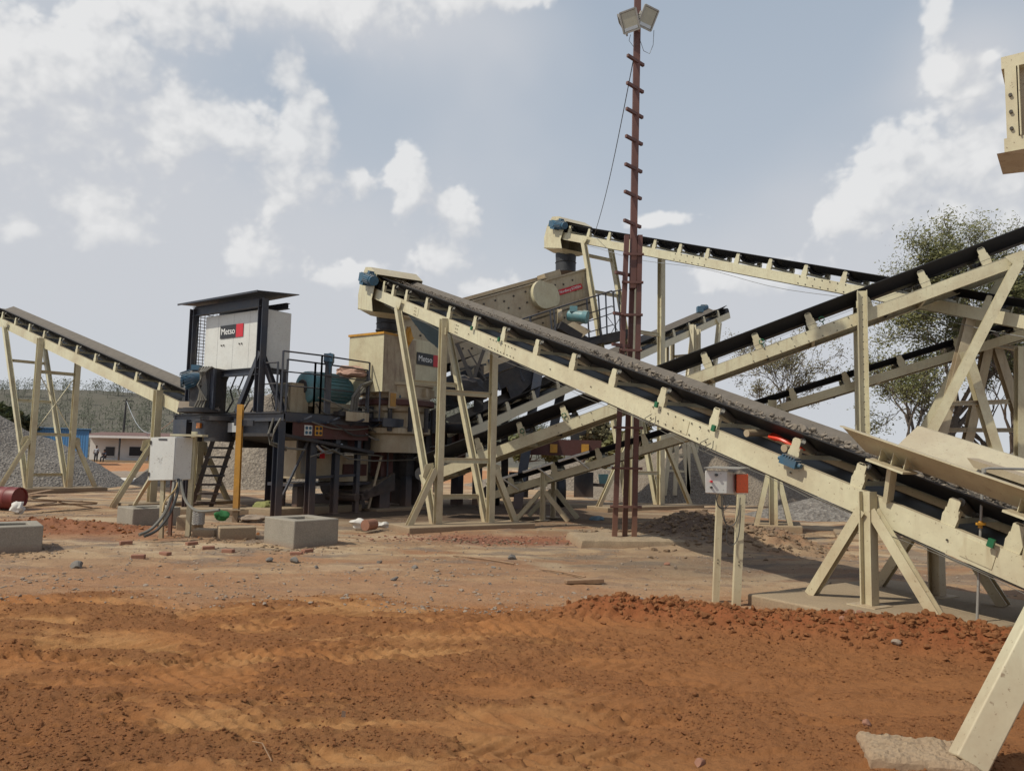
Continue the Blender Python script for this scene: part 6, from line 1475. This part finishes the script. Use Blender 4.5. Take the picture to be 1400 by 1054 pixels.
azg = np.concatenate([np.linspace(-1.25, -.66, 60)[:-1], np.linspace(-.66, .66, 1000), np.linspace(.66, 1.25, 60)[1:]]); elg = np.concatenate([np.linspace(-.03, .0, 4)[:-1], np.linspace(0, .66, 560), np.linspace(.66, .80, 20)[1:]])
AZ, EL_ = np.meshgrid(azg, elg)
d0 = cdens(AZ, EL_); d1 = cdens(AZ-.010, EL_+.013); d2 = cdens(AZ-.034, EL_+.046)
lit = .46+.55*(d0-d1)+.42*np.clip(d0-d2, -1, 1)+.25*(fbm(AZ*60, EL_*70, 4, 561)-.5)
stops = [0, .12, .34, .62, 1.0]; cols = np.array([(.62, .65, .67), (.57, .61, .65), (.45, .51, .59), (.355, .425, .52), (.30, .37, .48)])
bg_ = np.stack([np.interp(EL_, stops, cols[:, i]) for i in range(3)], -1)
nl_ = fbm(AZ*3.4+2, EL_*4+1, 4, 571)
ve = ss(0, 1.0, 1.2-blobs(AZ, EL_, VE, .4)+1.2*(nl_-.5))*.92
bg_ = bg_+(np.array([.59, .61, .65])-bg_)*ve[..., None]
al = ss(-.08, .42, d0)*(.45+.55*ss(.15, .9, d0+.4*lit))*.76*(1-.45*ss(.35, -.1, lit))
lv_ = [0, .3, .5, .72, 1.0]; lc = np.array([(.57, .59, .635), (.62, .635, .665), (.68, .69, .705), (.77, .77, .77), (.86, .855, .845)])
cc_ = np.stack([np.interp(lit, lv_, lc[:, i]) for i in range(3)], -1)
hazef = ss(.34, .04, EL_)[..., None]*.75; cc_ = cc_+(np.array([.66, .68, .715])-cc_)*hazef
SKC = bg_+(cc_-bg_)*al[..., None]
RS = 3600.0; sx_ = np.sin(AZ)*np.cos(EL_)*RS; sy_ = np.cos(AZ)*np.cos(EL_)*RS; sz_ = np.sin(EL_)*RS
nr_, nc_ = AZ.shape; me = bpy.data.meshes.new('sky'); me.vertices.add(nr_*nc_); me.vertices.foreach_set('co', np.stack([sx_, sy_, sz_], -1).astype(np.float32).ravel())
ii = np.arange(nr_-1)[:, None]*nc_+np.arange(nc_-1)[None, :]; q = np.stack([ii, ii+nc_, ii+nc_+1, ii+1], -1).reshape(-1, 4)
me.loops.add(q.size); me.loops.foreach_set('vertex_index', q.ravel().astype(np.int32)); me.polygons.add(len(q)); me.polygons.foreach_set('loop_start', (np.arange(len(q))*4).astype(np.int32)); me.update(calc_edges=True)
at = me.color_attributes.new('Sky', 'FLOAT_COLOR', 'POINT'); at.data.foreach_set('color', np.concatenate([SKC.reshape(-1, 3), np.ones((nr_*nc_, 1))], 1).astype(np.float32).ravel())
ms__ = bpy.data.materials.new('sky_air'); ms__.use_nodes = True; n2t = ms__.node_tree; n2t.nodes.clear()
a_ = N(n2t, 'ShaderNodeAttribute', attribute_name='Sky'); e_ = N(n2t, 'ShaderNodeEmission', Strength=1.0); o_ = n2t.nodes.new('ShaderNodeOutputMaterial')
n2t.links.new(a_.outputs['Color'], e_.inputs['Color']); n2t.links.new(e_.outputs[0], o_.inputs['Surface'])
try: ms__.cycles.emission_sampling = 'NONE'
except Exception: pass
me.materials.append(ms__); so = bpy.data.objects.new('sky', me); COL.objects.link(so); tag(so, None, None, None, 'structure')
sc.view_settings.view_transform = 'Standard'; sc.view_settings.look = 'None'; sc.view_settings.exposure = 0
sc.cycles.max_bounces = 6
